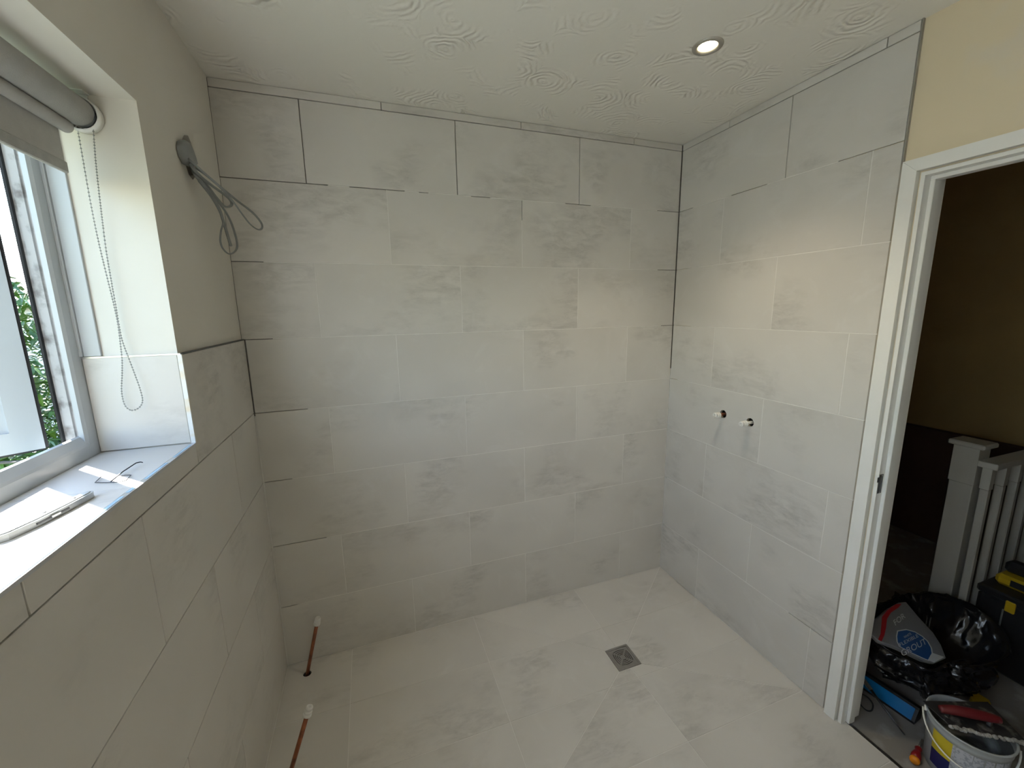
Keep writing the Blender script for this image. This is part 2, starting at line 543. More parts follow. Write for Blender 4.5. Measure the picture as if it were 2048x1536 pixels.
class Face:
    """a flat wall surface: origin at the tile face, u along, v up, n out of the wall"""
    def __init__(s, org, u, v, parent):
        s.o, s.u, s.v = Vector(org), Vector(u), Vector(v)
        s.n = s.u.cross(s.v); s.parent = parent
        s.strips = MB()

    def p(s, a, b, d=0.0): return s.o + s.u * a + s.v * b + s.n * d

    def tile(s, a0, a1, b0, b1, g=GAP, t=TK):
        if a0 > a1: a0, a1 = a1, a0
        w, h = a1 - a0 - g, b1 - b0 - g
        if w < 0.004 or h < 0.004: return None
        o = link('tile', tile_mesh(w, h, t), None, s.parent)
        c = s.p((a0 + a1) / 2, (b0 + b1) / 2, -t)
        tilt = random.uniform(-1, 1) * 0.0004
        o.matrix_world = Matrix(((s.u.x, s.v.x, s.n.x, c.x), (s.u.y, s.v.y, s.n.y, c.y), (s.u.z, s.v.z, s.n.z, c.z + 0), (0, 0, 0, 1)))
        return o

    def strip(s, a0, a1, b0, b1, d=-0.0007):
        vs = [s.p(a0, b0, -TK), s.p(a1, b0, -TK), s.p(a1, b1, -TK), s.p(a0, b1, -TK), s.p(a0, b0, d), s.p(a1, b0, d), s.p(a1, b1, d), s.p(a0, b1, d)]
        s.strips.add(vs, [(0, 3, 2, 1), (4, 5, 6, 7), (0, 1, 5, 4), (1, 2, 6, 5), (2, 3, 7, 6), (3, 0, 4, 7)])

    def hj(s, a0, a1, b): s.strip(a0, a1, b - GAP / 2, b + GAP / 2)
    def vj(s, a, b0, b1): s.strip(a - GAP / 2, a + GAP / 2, b0, b1)
    def done(s):
        if s.strips.v: s.strips.build('grout', M['grout'], s.parent)


# ------------------------------------------------------------------ structure: back wall
wall_back = MB().box((-0.30, TK, -0.1), (W + 0.11, 0.13, H + 0.02)).build('wall_back', M['adh'])
tag(wall_back, 'large back wall tiled in staggered pale stone-look tiles', 'wall', kind='structure')
fb = Face((0, 0, 0), (1, 0, 0), (0, 0, 1), wall_back)
ODD = [0.002, 0.282, 0.888, 1.495, W - 0.001]
EVEN = [0.002, 0.586, 1.193, 1.800, W - 0.001]
for r in range(9):
    xs = list(EVEN if r == 0 or r % 2 == 0 else ODD)
    if r < 4: xs[0] = XP - 0.0005
    for i in range(len(xs) - 1):
        fb.tile(xs[i], xs[i + 1], ZJ[r + 1], ZJ[r])
# grouted joints (the top rows and the corners are still open)
fb.hj(0.36, 0.44, ZJ[2]); fb.hj(0.66, 0.72, ZJ[2]); fb.hj(0.76, 0.95, ZJ[2]); fb.hj(1.04, 1.42, ZJ[2]); fb.hj(1.56, 1.96, ZJ[2])
fb.hj(0.10, 1.98, ZJ[3]); fb.hj(0.10, 2.02, ZJ[4]); fb.hj(0.20, W, ZJ[5]); fb.hj(0.11, W, ZJ[6]); fb.hj(0.22, W, ZJ[7]); fb.hj(0.07, W, ZJ[8])
fb.hj(0.17, W, 0.001)
for r in range(2, 9):
    for x in (EVEN if r % 2 == 0 else ODD)[1:-1]:
        lo, hi = ZJ[r + 1], ZJ[r]
        if r == 2 and abs(x - 1.193) < .01: hi -= 0.09
        fb.vj(x, lo, hi)
fb.strip(W - 0.004, W, 0.0, 1.27); fb.strip(-0.002, 0.004, 0.0, 1.2)
fb.done()

# ------------------------------------------------------------------ structure: right wall with the doorway
DY0, DY1, DZ = -1.050, -1.826, 2.012     # opening between the linings
rw = MB()
PIPES = ((0.390, 1.091), (0.543, 1.088))
carved_box(rw, (W + TK, 0.0, -0.1), (W + 0.105, DY0 - 0.002, H + 0.02), [cyl_mesh((W + 0.02, -y, z), (1, 0, 0), 0.020, 0.10) for y, z in PIPES])
rw.box((W + 0.10, 0.131, -0.1), (W + 0.105, 0.7, H + 0.02))
rw.box((W + TK, DY0 - 0.002, DZ + 0.002), (W + 0.105, DY1 + 0.002, H + 0.02))
rw.box((W + TK, DY1 + 0.002, -0.1), (W + 0.105, FRONT - 0.1, H + 0.02))
wall_right = rw.build('wall_right', M['magnolia'])
tag(wall_right, 'right wall with pale tiles beside the doorway and patchy cream paint above it', 'wall', kind='structure')
fr = Face((W, 0, 0), (0, -1, 0), (0, 0, 1), wall_right)
TEND = 0.994
pipe_tiles = []
for r in range(9):
    ys = [0.002, 0.2985, 0.908, TEND] if r % 2 == 0 else [0.002, 0.600, TEND]
    for i in range(len(ys) - 1):
        o = fr.tile(ys[i], ys[i + 1], ZJ[r + 1], ZJ[r])
        if r == 5 and i == 0: pipe_tiles.append(o)
fr.hj(0.10, 0.34, ZJ[2]); fr.hj(0.52, 0.80, ZJ[2])
for i, a in ((3, 0.09), (4, 0.14), (5, 0.06), (6, 0.02), (7, 0.02), (8, 0.02)):
    fr.hj(a, TEND - (0.18 if i == 8 else 0.0), ZJ[i])
for r in range(2, 9):
    for y in ([0.2985, 0.908] if r % 2 == 0 else [0.600]):
        lo = ZJ[r + 1]
        fr.vj(y, lo, ZJ[r])
fr.hj(0.30, 0.86, 0.001); fr.strip(0.0, 0.004, 0.0, 1.27)
fr.done()
# metal edge trim where the tiles stop above the door frame
MB().box((W - 0.0012, -0.9985, 2.053), (W + TK, -TEND - 0.0012, H)).build('edge_trim', M['trimgrey'], wall_right)
bpy.context.view_layer.update()
cut(pipe_tiles[0], [cyl_mesh((W, -y, z), (1, 0, 0), 0.020, 0.06) for y, z in PIPES])
for y, z in PIPES:      # black cup, the dark inside each hole put in as colour
    MB().lathe([(0.0195, 0.0), (0.0195, 0.05), (0.001, 0.05)], 20, (W + 0.012, -y, z), (1, 0, 0), caps=False).build('hole_shade', M['black'], wall_right)

# ------------------------------------------------------------------ structure: left wall with the window opening
lw = MB()
slot = [at(p, 0, XP) for p in ((368, 270), (376, 271), (382, 285), (390, 310), (394, 330), (392, 352), (386, 360), (378, 350), (370, 325), (362, 298), (362, 282))]
carved_box(lw, (-0.258, 0.0, -0.1), (XP, WY0, H + 0.02), [MB().prism([(p.y, p.z) for p in slot], lambda q: (XP - 0.04, q[0], q[1]), lambda q: (XP + 0.02, q[0], q[1])).mesh('slot')])
lw.box((-0.258, WY0, -0.1), (XP, WY1, SILLZ - TK))
lw.box((-0.258, WY0, HEADZ), (XP, WY1, H + 0.02))
lw.box((-0.258, WY1, -0.1), (XP, FRONT - 0.1, H + 0.02))
wall_left = lw.build('wall_left', M['cream'])
tag(wall_left, 'cream painted window wall with pale tiles below the sill', 'wall', kind='structure')
fl = Face((0, FRONT, 0), (0, 1, 0), (0, 0, 1), wall_left)
cy = lambda y: y - FRONT
TOPZ = ZJ[4]
fl.tile(cy(-0.600), cy(-0.002), ZJ[5], TOPZ)                                   # beside the window
for y0, y1 in ((-1.21, -0.6), (-1.815, -1.21), (-2.42, -1.815), (FRONT, -2.42)):
    fl.tile(cy(y0), cy(y1), ZJ[5], SILLZ - 0.002)
for r in range(5, 9):
    ys = [-0.002, -0.305, -0.910, -1.515, -2.12, -2.725, FRONT] if r % 2 == 1 else [-0.002, -0.610, -1.212, -1.815, -2.42, FRONT]
    for i in range(len(ys) - 1):
        fl.tile(cy(ys[i + 1]), cy(ys[i]), ZJ[r + 1], ZJ[r])
fl.hj(cy(-0.9), cy(-0.02), ZJ[8]); fl.hj(cy(-2.0), cy(-0.3), 0.001)
fl.done()
# reveal: one tile on the side of the opening, a row of tiles on the sill
fj = Face((-0.205, -0.600, 0), (1, 0, 0), (0, 0, 1), wall_left)
fj.tile(0.0, 0.1955, SILLZ + 0.001, TOPZ, g=0.002, t=0.006)
fs_ = Face((-0.205, 0, SILLZ), (0, -1, 0), (1, 0, 0), wall_left)
fs_.n = Vector((0, 0, 1))
for y0, y1 in ((0.600, 0.898), (0.898, 1.50), (1.50, 2.10), (2.10, 2.355)):
    me = tile_mesh(0.1955 - 0.002, y1 - y0 - 0.002, TK)
    o = link('tile', me, None, wall_left)
    o.location = (-0.205 + 0.1955 / 2, -(y0 + y1) / 2, SILLZ - TK)
# trims along the tile edges of the reveal
MB().box((-0.0095, -0.6005, SILLZ), (0.0005, -0.594, TOPZ)).build('edge_trim', M['film_w'], wall_left)
MB().box((-0.0092, -0.6005, SILLZ - 0.006), (0.001, -2.35, SILLZ + 0.0006)).build('edge_trim', M['alu'], wall_left)
film = MB()
for y0, y1 in ((-0.62, -0.72), (-0.76, -0.86), (-0.885, -0.93), (-0.95, -1.07), (-1.08, -1.24), (-1.27, -1.5), (-1.56, -1.9)):
    film.box((-0.0088, y0, SILLZ + 0.0007), (-0.002, y1, SILLZ + 0.0012))
film.build('trim_film', M['film'], wall_left)
MB().box((-0.205, -0.6008, TOPZ - 0.001), (-0.002, -0.592, TOPZ + 0.003)).build('edge_trim', M['alu'], wall_left)
MB().box((-0.010, -0.594, TOPZ - 0.001), (0.0006, -0.002, TOPZ + 0.0025)).build('edge_trim', M['dsteel'], wall_left)

# ------------------------------------------------------------------ structure: front wall, ceiling, floor
wall_front = MB().box((-0.30, FRONT, -0.1), (W + 0.105, FRONT - 0.1, H + 0.02)).build('wall_front', M['cream'])
tag(wall_front, 'plain cream wall behind the camera', 'wall', kind='structure')
LIGHT = Vector((1.584, -0.692, H))
ceiling = MB().box((-0.30, 0.13, H), (W + 0.105, FRONT - 0.1, H + 0.14)).build('ceiling', M['ceil'])
tag(ceiling, 'off-white ceiling with swirled fan plaster texture', 'ceiling', kind='structure')
LIGHTS = ((LIGHT.x, LIGHT.y),)
cut(ceiling, [cyl_mesh((x, y, H), (0, 0, 1), 0.039, 0.16, 32) for x, y in LIGHTS])

TX0, TX1, TY0, TY1 = 0.888, W, 0.0, -0.909      # shower tray: falls to the drain
DC, DR, DEPTH = Vector((1.494, -0.489)), 0.0605, 0.013


def floor_z(x, y):
    if not (TX0 <= x <= TX1 and TY1 <= y <= TY0): return 0.0
    def k(v, c, lo, hi):
        return max(0.0, (v - c - DR) / (hi - c - DR)) if v > c else max(0.0, (c - DR - v) / (c - DR - lo))
    t = max(k(x, DC.x, TX0, TX1), k(y, DC.y, TY1, TY0))
    return -DEPTH * (1 - min(1.0, t))


XE = W + 0.028          # bathroom floor runs into the doorway
fm = MB()
A = [(-0.012, 0.01), (XE, 0.01), (XE, FRONT), (-0.012, FRONT)]
tr4 = [(TX0, TY0), (TX1, TY0), (TX1, TY1), (TX0, TY1)]
dr4 = [(DC.x - DR, DC.y + DR), (DC.x + DR, DC.y + DR), (DC.x + DR, DC.y - DR), (DC.x - DR, DC.y - DR)]
vs = [(x, y, FLZ) for x, y in A] + [(x, y, FLZ) for x, y in tr4] + [(x, y, FLZ - DEPTH) for x, y in dr4] + [(x, y, FLZ - DEPTH - 0.05) for x, y in dr4] + [(x, y, -0.1) for x, y in A]
fc = []
for i in range(4):
    j = (i + 1) % 4
    fc += [(i, j, 4 + j, 4 + i), (4 + i, 4 + j, 8 + j, 8 + i), (8 + i, 8 + j, 12 + j, 12 + i), (i, 16 + i, 16 + j, j)]
fc += [(12, 13, 14, 15), (16, 17, 18, 19)]
floor = fm.add(vs, fc).build('floor', M['grout'])
tag(floor, 'pale tiled wet-room floor sloping to a square drain', 'floor', kind='structure')


def clip(poly, a, b, c):
    """keep the part of a 2D polygon where a*x+b*y+c >= 0"""
    out = []
    for i in range(len(poly)):
        p, q = poly[i], poly[(i + 1) % len(poly)]
        dp, dq = a * p[0] + b * p[1] + c, a * q[0] + b * q[1] + c
        if dp >= 0: out.append(p)
        if dp * dq < 0:
            t = dp / (dp - dq)
            out.append((p[0] + (q[0] - p[0]) * t, p[1] + (q[1] - p[1]) * t))
    return out


def area(p):
    return 0.5 * sum(p[i][0] * p[(i + 1) % len(p)][1] - p[(i + 1) % len(p)][0] * p[i][1] for i in range(len(p)))


def inset(poly, d):
    """move each side inwards by d (convex, anticlockwise)"""
    out = poly
    for i in range(len(poly)):
        p, q = Vector(poly[i]), Vector(poly[(i + 1) % len(poly)])
        e = q - p
        if e.length < 1e-6: continue
        e.normalize(); n = Vector((-e.y, e.x))
        out = clip(out, n.x, n.y, -n.dot(p) - d)
        if len(out) < 3: return []
    return out


def floor_tile(poly, zf):
    if area(poly) < 0: poly = poly[::-1]
    p = inset(poly, GAP / 2)
    if len(p) < 3 or area(p) < 2e-4: return None
    cx, cyy = sum(q[0] for q in p) / len(p), sum(q[1] for q in p) / len(p)
    mb = MB().prism([(q[0] - cx, q[1] - cyy) for q in p], lambda q: (q[0], q[1], zf(q[0] + cx, q[1] + cyy) - 0.0035), lambda q: (q[0], q[1], zf(q[0] + cx, q[1] + cyy)))
    o = mb.build('tile', T, floor)
    o.location = (cx, cyy, 0)
    return o


rows = [-0.002, -0.304, -0.607, -0.909, -1.212, -1.515, -1.818, -2.121, -2.424, -2.727, FRONT]
colx = [0.002, 0.282, 0.888, 1.495, W]
hole_tiles = []
PIPE1 = Vector((0.092, -0.076)); PIPE2 = at((573, 1572), 2, 0.0).to_2d()
for j in range(len(rows) - 1):
    y1, y0 = rows[j], rows[j + 1]
    for i in range(4):
        x0, x1 = colx[i], colx[i + 1]
        if i >= 2 and j < 3: continue
        if i == 3 and y0 < DY0 and y0 > DY1: x1 = XE
        o = floor_tile([(x0, y0), (x1, y0), (x1, y1), (x0, y1)], lambda x, y: 0.0)
        if i == 0 and j in (0, 1): hole_tiles.append(o)
        if o is not None and i == 0 and j == 0: h1 = o
        if o is not None and i == 0 and j == 1: h2 = o
# tray tiles: the same grid cut along the four falls
dirs = []
for s in range(4):
    a, b = Vector(tr4[s]), Vector(tr4[(s + 1) % 4])
    da, db = Vector(dr4[s]), Vector(dr4[(s + 1) % 4])
    quad = [tuple(a), tuple(b), tuple(db), tuple(da)]
    if area(quad) < 0: quad = quad[::-1]
    e = (b - a).normalized()
    ci, co = (da - a), None
    nrm2 = Vector((-e.y, e.x))
    if nrm2.dot(DC - a) < 0: nrm2 = -nrm2
    run = nrm2.dot(da - a)
    zf = (lambda a=a, nrm2=nrm2, run=run: (lambda x, y: -DEPTH * nrm2.dot(Vector((x, y)) - a) / run))()
    for i in (2, 3):
        for j in (0, 1, 2):
            p = quad
            x0, x1, y1, y0 = colx[i], colx[i + 1], (0.0 if j == 0 else rows[j]), rows[j + 1]
            for c in ((1, 0, -x0), (-1, 0, x1), (0, 1, -y0), (0, -1, y1)):
                p = clip(p, *c)
                if len(p) < 3: break
            if len(p) >= 3 and abs(area(p)) > 3e-4:
                q = []
                for v in p:
                    if not q or (Vector(v) - Vector(q[-1])).length > 1e-5: q.append(v)
                floor_tile(q, zf)
# the hole round the back pipe and the front pipe
bpy.context.view_layer.update()


def cut_local(o, p, r, depth=0.08):
    w = o.location
    cut(o, [cyl_mesh((p.x, p.y, 0), (0, 0, 1), r, depth)])


for o, p in ((h1, PIPE1), (h2, PIPE2)):
    cut_local(o, p, 0.0175)
cut(floor, [cyl_mesh((p.x, p.y, 0), (0, 0, 1), 0.0175, 0.09) for p in (PIPE1, PIPE2)])
for p in (PIPE1, PIPE2):
    MB().lathe([(0.0174, -0.004), (0.0174, -0.042), (0.001, -0.042)], 20, (p.x, p.y, 0), caps=False).build('hole_shade', M['black'], floor)  # black cup painting in the dark of the floor hole

# door lining, stop and architrave
door = empty('door_1', (W, -1.43, 0), label='white painted door frame with architrave and bare lining, door leaf absent', cat='door frame', kind='structure')


def dpart(name, mb, m):
    o = mb.build(name, m, door); o.matrix_parent_inverse = Matrix.Translation(-door.location); return o


def archi(poly_xy):
    pass


AX0, AX1 = W - 0.012, W + TK       # architrave proud of the tiles
a0, a1 = -1.004, -1.043            # near jamb architrave (outer, inner)
b0, b1 = -1.872, -1.833
zt, zi = 2.053, 2.016
dpart('architrave', MB().prism([(a0, 0), (a1, 0), (a1, zi), (a0, zt)], lambda q: (AX1, q[0], q[1]), lambda q: (AX0, q[0], q[1])), M['white'])
dpart('architrave', MB().prism([(b0, 0), (b1, 0), (b1, zi), (b0, zt)], lambda q: (AX1, q[0], q[1]), lambda q: (AX0, q[0], q[1])), M['white'])
dpart('architrave', MB().prism([(a0, zt), (a1, zi), (b1, zi), (b0, zt)], lambda q: (AX1, q[0], q[1] + 0.0006), lambda q: (AX0, q[0], q[1] + 0.0006)), M['white'])
L0, L1 = W - 0.001, W + 0.105
yl = -1.061
dpart('lining', MB().box((L0, DY0, -0.002), (L1, yl, 2.0)), M['white'])
dpart('lining', MB().box((L0, DY1, -0.002), (L1, DY1 + 0.011, 2.0)), M['white'])
dpart('lining', MB().box((L0, DY0, 2.0), (L1, DY1, 2.011)), M['white'])
S0, S1 = W + 0.027, W + 0.060
dpart('door_stop', MB().cbox((S0, yl, -0.002), (S1, yl - 0.012, 1.988), 0.0015), M['white'])
dpart('door_stop', MB().cbox((S0, DY1 + 0.011, -0.002), (S1, DY1 + 0.023, 1.988), 0.0015), M['white'])
dpart('door_stop', MB().cbox((S0, yl, 1.988), (S1, DY1 + 0.011, 2.0), 0.0015), M['white'])
dpart('strike_plate', MB().box((W + 0.002, yl, 0.965), (W + 0.022, yl - 0.0012, 1.035)).box((W - 0.008, yl - 0.0005, 1.008), (W + 0.004, yl - 0.002, 1.026)).box((W + 0.008, yl - 0.001, 0.972), (W + 0.016, yl - 0.0016, 1.0)), M['dsteel'])
dpart('screw', MB().lathe([(0.0032, 0), (0.0026, 0.0012)], 10, (W + 0.012, yl - 0.0012, 0.968), (0, -1, 0)), M['steel'])
dpart('screw', MB().lathe([(0.0032, 0), (0.0026, 0.0012)], 10, (W + 0.012, yl - 0.0012, 1.031), (0, -1, 0)), M['steel'])
# threshold trim between tiles and landing
thr = MB().box((XE - 0.002, DY0 - 0.011, -0.02), (XE + 0.010, DY1 + 0.011, 0.001)).build('trim_1', M['dsteel'])
tag(thr, 'thin grey metal strip across the doorway threshold', 'trim', kind='structure')

# ------------------------------------------------------------------ structure: landing beyond the door
lf = MB().box((XE + 0.0105, 0.7, -0.12), (4.15, FRONT - 0.1, -0.004)).build('floor_landing', M['dust'])
tag(lf, 'dusty brown-grey landing floor beyond the doorway', 'floor', kind='structure')
wl_ = MB().box((4.1, 0.7, -0.1), (4.2, FRONT - 0.1, H + 0.02)).build('wall_landing', M['dwall'])
tag(wl_, 'dark olive-brown landing wall behind the banister', 'wall', kind='structure')
MB().box((4.04, 0.7, -0.004), (4.1, FRONT, 0.768)).build('shade_panel', M['dlow'], wl_)  # added dark box standing for the shadow band on this wall
w2 = MB().box((W + 0.105, 0.6, -0.1), (4.2, 0.7, H + 0.02)).build('wall_landing_end', M['dwall'])
tag(w2, 'end wall of the dark landing hidden beside the doorway', 'wall', kind='structure')
w3 = MB().box((W + 0.105, FRONT - 0.1, -0.1), (4.2, FRONT, H + 0.02)).build('wall_landing_near', M['dwall'])
tag(w3, 'near end wall of the dark landing outside the picture', 'wall', kind='structure')
w4 = MB().box((W + 0.105, 0.7, H), (4.2, FRONT - 0.1, H + 0.14)).build('ceiling_landing', M['dwall'])
tag(w4, 'dim landing ceiling beyond the doorway', 'ceiling', kind='structure')

# ------------------------------------------------------------------ window
win = empty('window_1', (-0.24, -1.48, SILLZ), label='white casement window with its near sash hinged open outwards', cat='window', kind='structure')


def wpart(name, mb, m, parent=None):
    o = mb.build(name, m, parent or win)
    if parent is None: o.matrix_parent_inverse = Matrix.Translation(-win.location)
    return o


def profile(mb, prof, y0, y1):
    """extrude an (x,z) outline along y"""
    return mb.prism(prof, lambda q: (q[0], y0, q[1]), lambda q: (q[0], y1, q[1]))


def profile_z(mb, prof, z0, z1):
    return mb.prism(prof, lambda q: (q[0], q[1], z0), lambda q: (q[0], q[1], z1))


FI, FO = -0.205, -0.272
FZ0, FZ1 = SILLZ - 0.02, HEADZ
# hinge-side frame member: inner lip, then the deeper rebate the sash closes into
wpart('frame_stile', profile_z(MB(), [(FI, -0.594), (FI, -0.632), (FI - 0.004, -0.640), (FI - 0.014, -0.640), (FI - 0.014, -0.594)], SILLZ + 0.0305, FZ1), M['upvc'])
wpart('frame_rebate', profile_z(MB(), [(FI - 0.014, -0.594), (FI - 0.014, -0.626), (FI - 0.020, -0.626), (FI - 0.021, -0.621), (FI - 0.027, -0.621), (FI - 0.028, -0.626), (FI - 0.042, -0.626), (FI - 0.043, -0.621), (FI - 0.050, -0.621), (FI - 0.050, -0.594)], SILLZ + 0.0305, FZ1), M['dirty'])
wpart('frame_gasket', profile_z(MB(), [(FI - 0.0502, -0.590), (FI - 0.0502, -0.629), (FI - 0.055, -0.629), (FI - 0.058, -0.590)], SILLZ + 0.03, FZ1), M['gasket'])
# sill member with a sloping glazing bead
rail = [(FI, FZ0), (FI, SILLZ + 0.030), (FI - 0.002, SILLZ + 0.036), (FI - 0.012, SILLZ + 0.054), (FI - 0.018, SILLZ + 0.056), (FI - 0.022, SILLZ + 0.048), (FI - 0.028, SILLZ + 0.030), (FO, SILLZ + 0.022), (FO - 0.02, FZ0)]
wpart('frame_sill', profile(MB(), rail, -0.594, WY1), M['upvc'])
head = [(FI, FZ1), (FI, FZ1 - 0.045), (FI - 0.014, FZ1 - 0.050), (FI - 0.016, FZ1 - 0.032), (FO, FZ1 - 0.03), (FO, FZ1)]
wpart('frame_head', profile(MB(), head, -0.594, WY1), M['upvc'])
wpart('frame_stile', profile_z(MB(), [(FI, WY1), (FI, WY1 + 0.045), (FO, WY1 + 0.045), (FO, WY1)], FZ0, FZ1), M['upvc'])
for ym in (-1.18, -1.74):  # far mullion belongs to the added, unseen stretch of window
    wpart('mullion', profile_z(MB(), [(FI, ym), (FI, ym - 0.07), (FO, ym - 0.07), (FO, ym)], SILLZ + 0.02, FZ1 - 0.03), M['upvc'])
# flat cover strip beside the plaster reveal, stops on top of the tile
wpart('cover_strip', MB().cbox((-0.199, -0.594, TOPZ + 0.004), (-0.165, -0.6005, HEADZ - 0.002), 0.001).cbox((-0.206, -0.594, TOPZ + 0.004), (-0.199, -0.606, HEADZ - 0.002), 0.001), M['upvc'])
CLEAR = pane_mat('window_glass', (0.97, 0.985, 0.98, 1), 0.93, 0.02, 0)
OBSC = obscure_mat('patterned_glass', 0.32, 0.22)
OBSF = obscure_mat('fixed_patterned_glass', 0.36, 0.95)  # unseen glass given strong scatter to spread sun into the room
for y0, y1 in ((-1.25, -1.74), (-1.81, WY1 + 0.045)):  # out of view; far pane added to brighten the right wall
    po = link('pane', pane_box((-0.240, y0, SILLZ + 0.03), (-0.244, y1, FZ1 - 0.035), 0, 1, OBSF, CLEAR), None, win)
    po.matrix_parent_inverse = Matrix.Translation(-win.location)
# opened sash: local frame, hinge corner at origin, +X along the sash, +Y towards the room side
sx = Vector((-0.82, -0.57, 0)).normalized()
sroot = empty('sash', (0, 0, 0)); sroot.parent = win
SO = Vector((-0.2725, -0.659, SILLZ + 0.040))
inner = Vector((-sx.y, sx.x, 0))
if inner.x < 0: inner = -inner
sroot.matrix_parent_inverse = Matrix.Translation(-win.location)
outv = -inner
# columns: X=sx, Y=inner, Z=up  (right handed check)
Zv = Vector((0, 0, 1))
if sx.cross(inner).z < 0:
    hand = -1
else:
    hand = 1
sroot.matrix_basis = Matrix(((sx.x, inner.x, 0, SO.x), (sx.y, inner.y, 0, SO.y), (0, 0, 1, SO.z), (0, 0, 0, 1))) if hand == 1 else Matrix(((sx.x, -inner.x, 0, SO.x), (sx.y, -inner.y, 0, SO.y), (0, 0, 1, SO.z), (0, 0, 0, 1)))
sg = 1 if hand == 1 else -1
SWd, SH = 0.53, 0.76
st = 0.048


def spart(name, mb, m): return mb.build(name, m, sroot)


def sy(v): return sg * v


def miter(mb, outer, innr, d0, d1):
    """four mitred members between two rectangles (x0,z0,x1,z1), depth d0..d1; returns four MBs"""
    o = [(outer[0], outer[1]), (outer[2], outer[1]), (outer[2], outer[3]), (outer[0], outer[3])]
    i = [(innr[0], innr[1]), (innr[2], innr[1]), (innr[2], innr[3]), (innr[0], innr[3])]
    res = []
    for k in range(4):
        l = (k + 1) % 4
        res.append(MB().prism([o[k], o[l], i[l], i[k]], lambda q: (q[0], sy(d0), q[1]), lambda q: (q[0], sy(d1), q[1])))
    return res


for k, b in enumerate(miter(None, (0, 0, SWd, SH), (st, st, SWd - st, SH - st), -0.058, 0.0)):
    spart('rail' if k % 2 == 0 else 'stile', b, M['upvc'])
for k, b in enumerate(miter(None, (st, st, SWd - st, SH - st), (st + 0.016, st + 0.016, SWd - st - 0.016, SH - st - 0.016), -0.045, -0.008)):
    spart('glazing_bead', b, M['upvc'])
spart('gasket', MB().box((-0.006, sy(-0.012), 0.0), (0.0, sy(-0.004), SH)).box((0, sy(-0.012), -0.005), (SWd, sy(-0.004), 0.0)), M['gasket'])
link('pane', pane_box((st + 0.005, sy(-0.028), st + 0.005), (SWd - st - 0.005, sy(-0.024), SH - st - 0.005), 1, sg, OBSC, CLEAR), None, sroot)
# friction stay under the sash
stay = MB()
zt_ = SILLZ + 0.034
stay.bar((-0.245, -0.66, zt_ - 0.004), (-0.245, -1.02, zt_ - 0.004), 0.016, 0.004)
stay.bar((-0.245, -0.92, zt_), SO + sx * 0.27 + Vector((0, 0, -0.006)) - inner * 0.02, 0.012, 0.003)
stay.bar((-0.245, -0.74, zt_), SO + sx * 0.13 + Vector((0, 0, -0.006)) - inner * 0.02, 0.012, 0.003)
stay.lathe([(0.005, 0), (0.005, 0.005)], 10, (-0.245, -0.92, zt_)).lathe([(0.005, 0), (0.005, 0.005)], 10, (-0.245, -0.74, zt_))
wpart('friction_stay', stay, M['dsteel'])

# ------------------------------------------------------------------ outside
ground = MB().box((-40, -30, -2.9), (-0.32, 40, -2.6)).build('ground', M['grass'])
tag(ground, 'green lawn outside far below the window', 'ground', kind='structure')


def bush(name, c, r, n, seed, label):
    rnd = random.Random(seed)
    t = empty(name, (c[0], c[1], -2.6), label=label, cat='bush')
    mb = MB()
    for _ in range(n):
        while True:
            d = Vector((rnd.uniform(-1, 1), rnd.uniform(-1, 1), rnd.uniform(-1, 1)))
            if 0.1 < d.length < 1: break
        d = d.normalized() * (rnd.random() ** 0.35)
        p = Vector(c) + Vector((d.x * r[0], d.y * r[1], d.z * r[2]))
        ax = Vector((rnd.uniform(-1, 1), rnd.uniform(-1, 1), rnd.uniform(-0.7, 0.35))).normalized()
        sd_ = ax.cross(Vector((rnd.uniform(-.4, .4), rnd.uniform(-.4, .4), 1))).normalized()
        upn = sd_.cross(ax)
        l, w = rnd.uniform(0.11, 0.19), rnd.uniform(0.020, 0.033)
        pts = [p, p + ax * l * .35 + sd_ * w + upn * .006, p + ax * l - upn * l * .18, p + ax * l * .35 - sd_ * w + upn * .006, p + ax * l * .4 - upn * .004]
        mb.add([q - Vector((c[0], c[1], -2.6)) for q in pts], [(0, 4, 1), (1, 4, 2), (0, 3, 4), (3, 2, 4)])
    f = mb.build('foliage', M['leaf'], t, fix=False); f['kind'] = 'stuff'
    sb = MB()
    for k in range(7):
        a = k * 0.9
        sb.tube(smooth_path([(math.cos(a) * .12, math.sin(a) * .12, 0), (math.cos(a) * .3, math.sin(a) * .3, 1.6), (math.cos(a) * r[0] * .5, math.sin(a) * r[1] * .5, c[2] + 2.6)], 4), [0.03] * 8 + [0.012], 6)
    sb.build('stem', M['stem'], t)
    return t


bush('laurel_hedge', (-2.7, 3.4, -0.2), (0.85, 1.6, 2.28), 11000, 3, 'bright green laurel hedge seen through the gap beside the open window')
shed = empty('neighbouring_roof', (-11.0, 18.0, -2.6), label='hazy blue-grey gable roof beyond the hedge', cat='building')
MB().box((-4, -3, 0), (4, 3, 4.6)).build('wall', M['render'], shed)
MB().prism([(-3.4, 4.5), (3.4, 4.5), (0, 6.7)], lambda q: (-4.3, q[0], q[1]), lambda q: (4.3, q[0], q[1])).build('roof', M['roof'], shed)

# ------------------------------------------------------------------ roller blind in the window head
BY0, BY1 = -0.622, -2.33
blind = empty('roller_blind', (-0.112, -1.2, 2.07), label='pale grey roller blind rolled up at the top of the window', cat='blind')


def bp_(name, mb, m, par=None):
    o = mb.build(name, m, par or blind)
    if par is None: o.matrix_parent_inverse = Matrix.Translation(-blind.location)
    return o


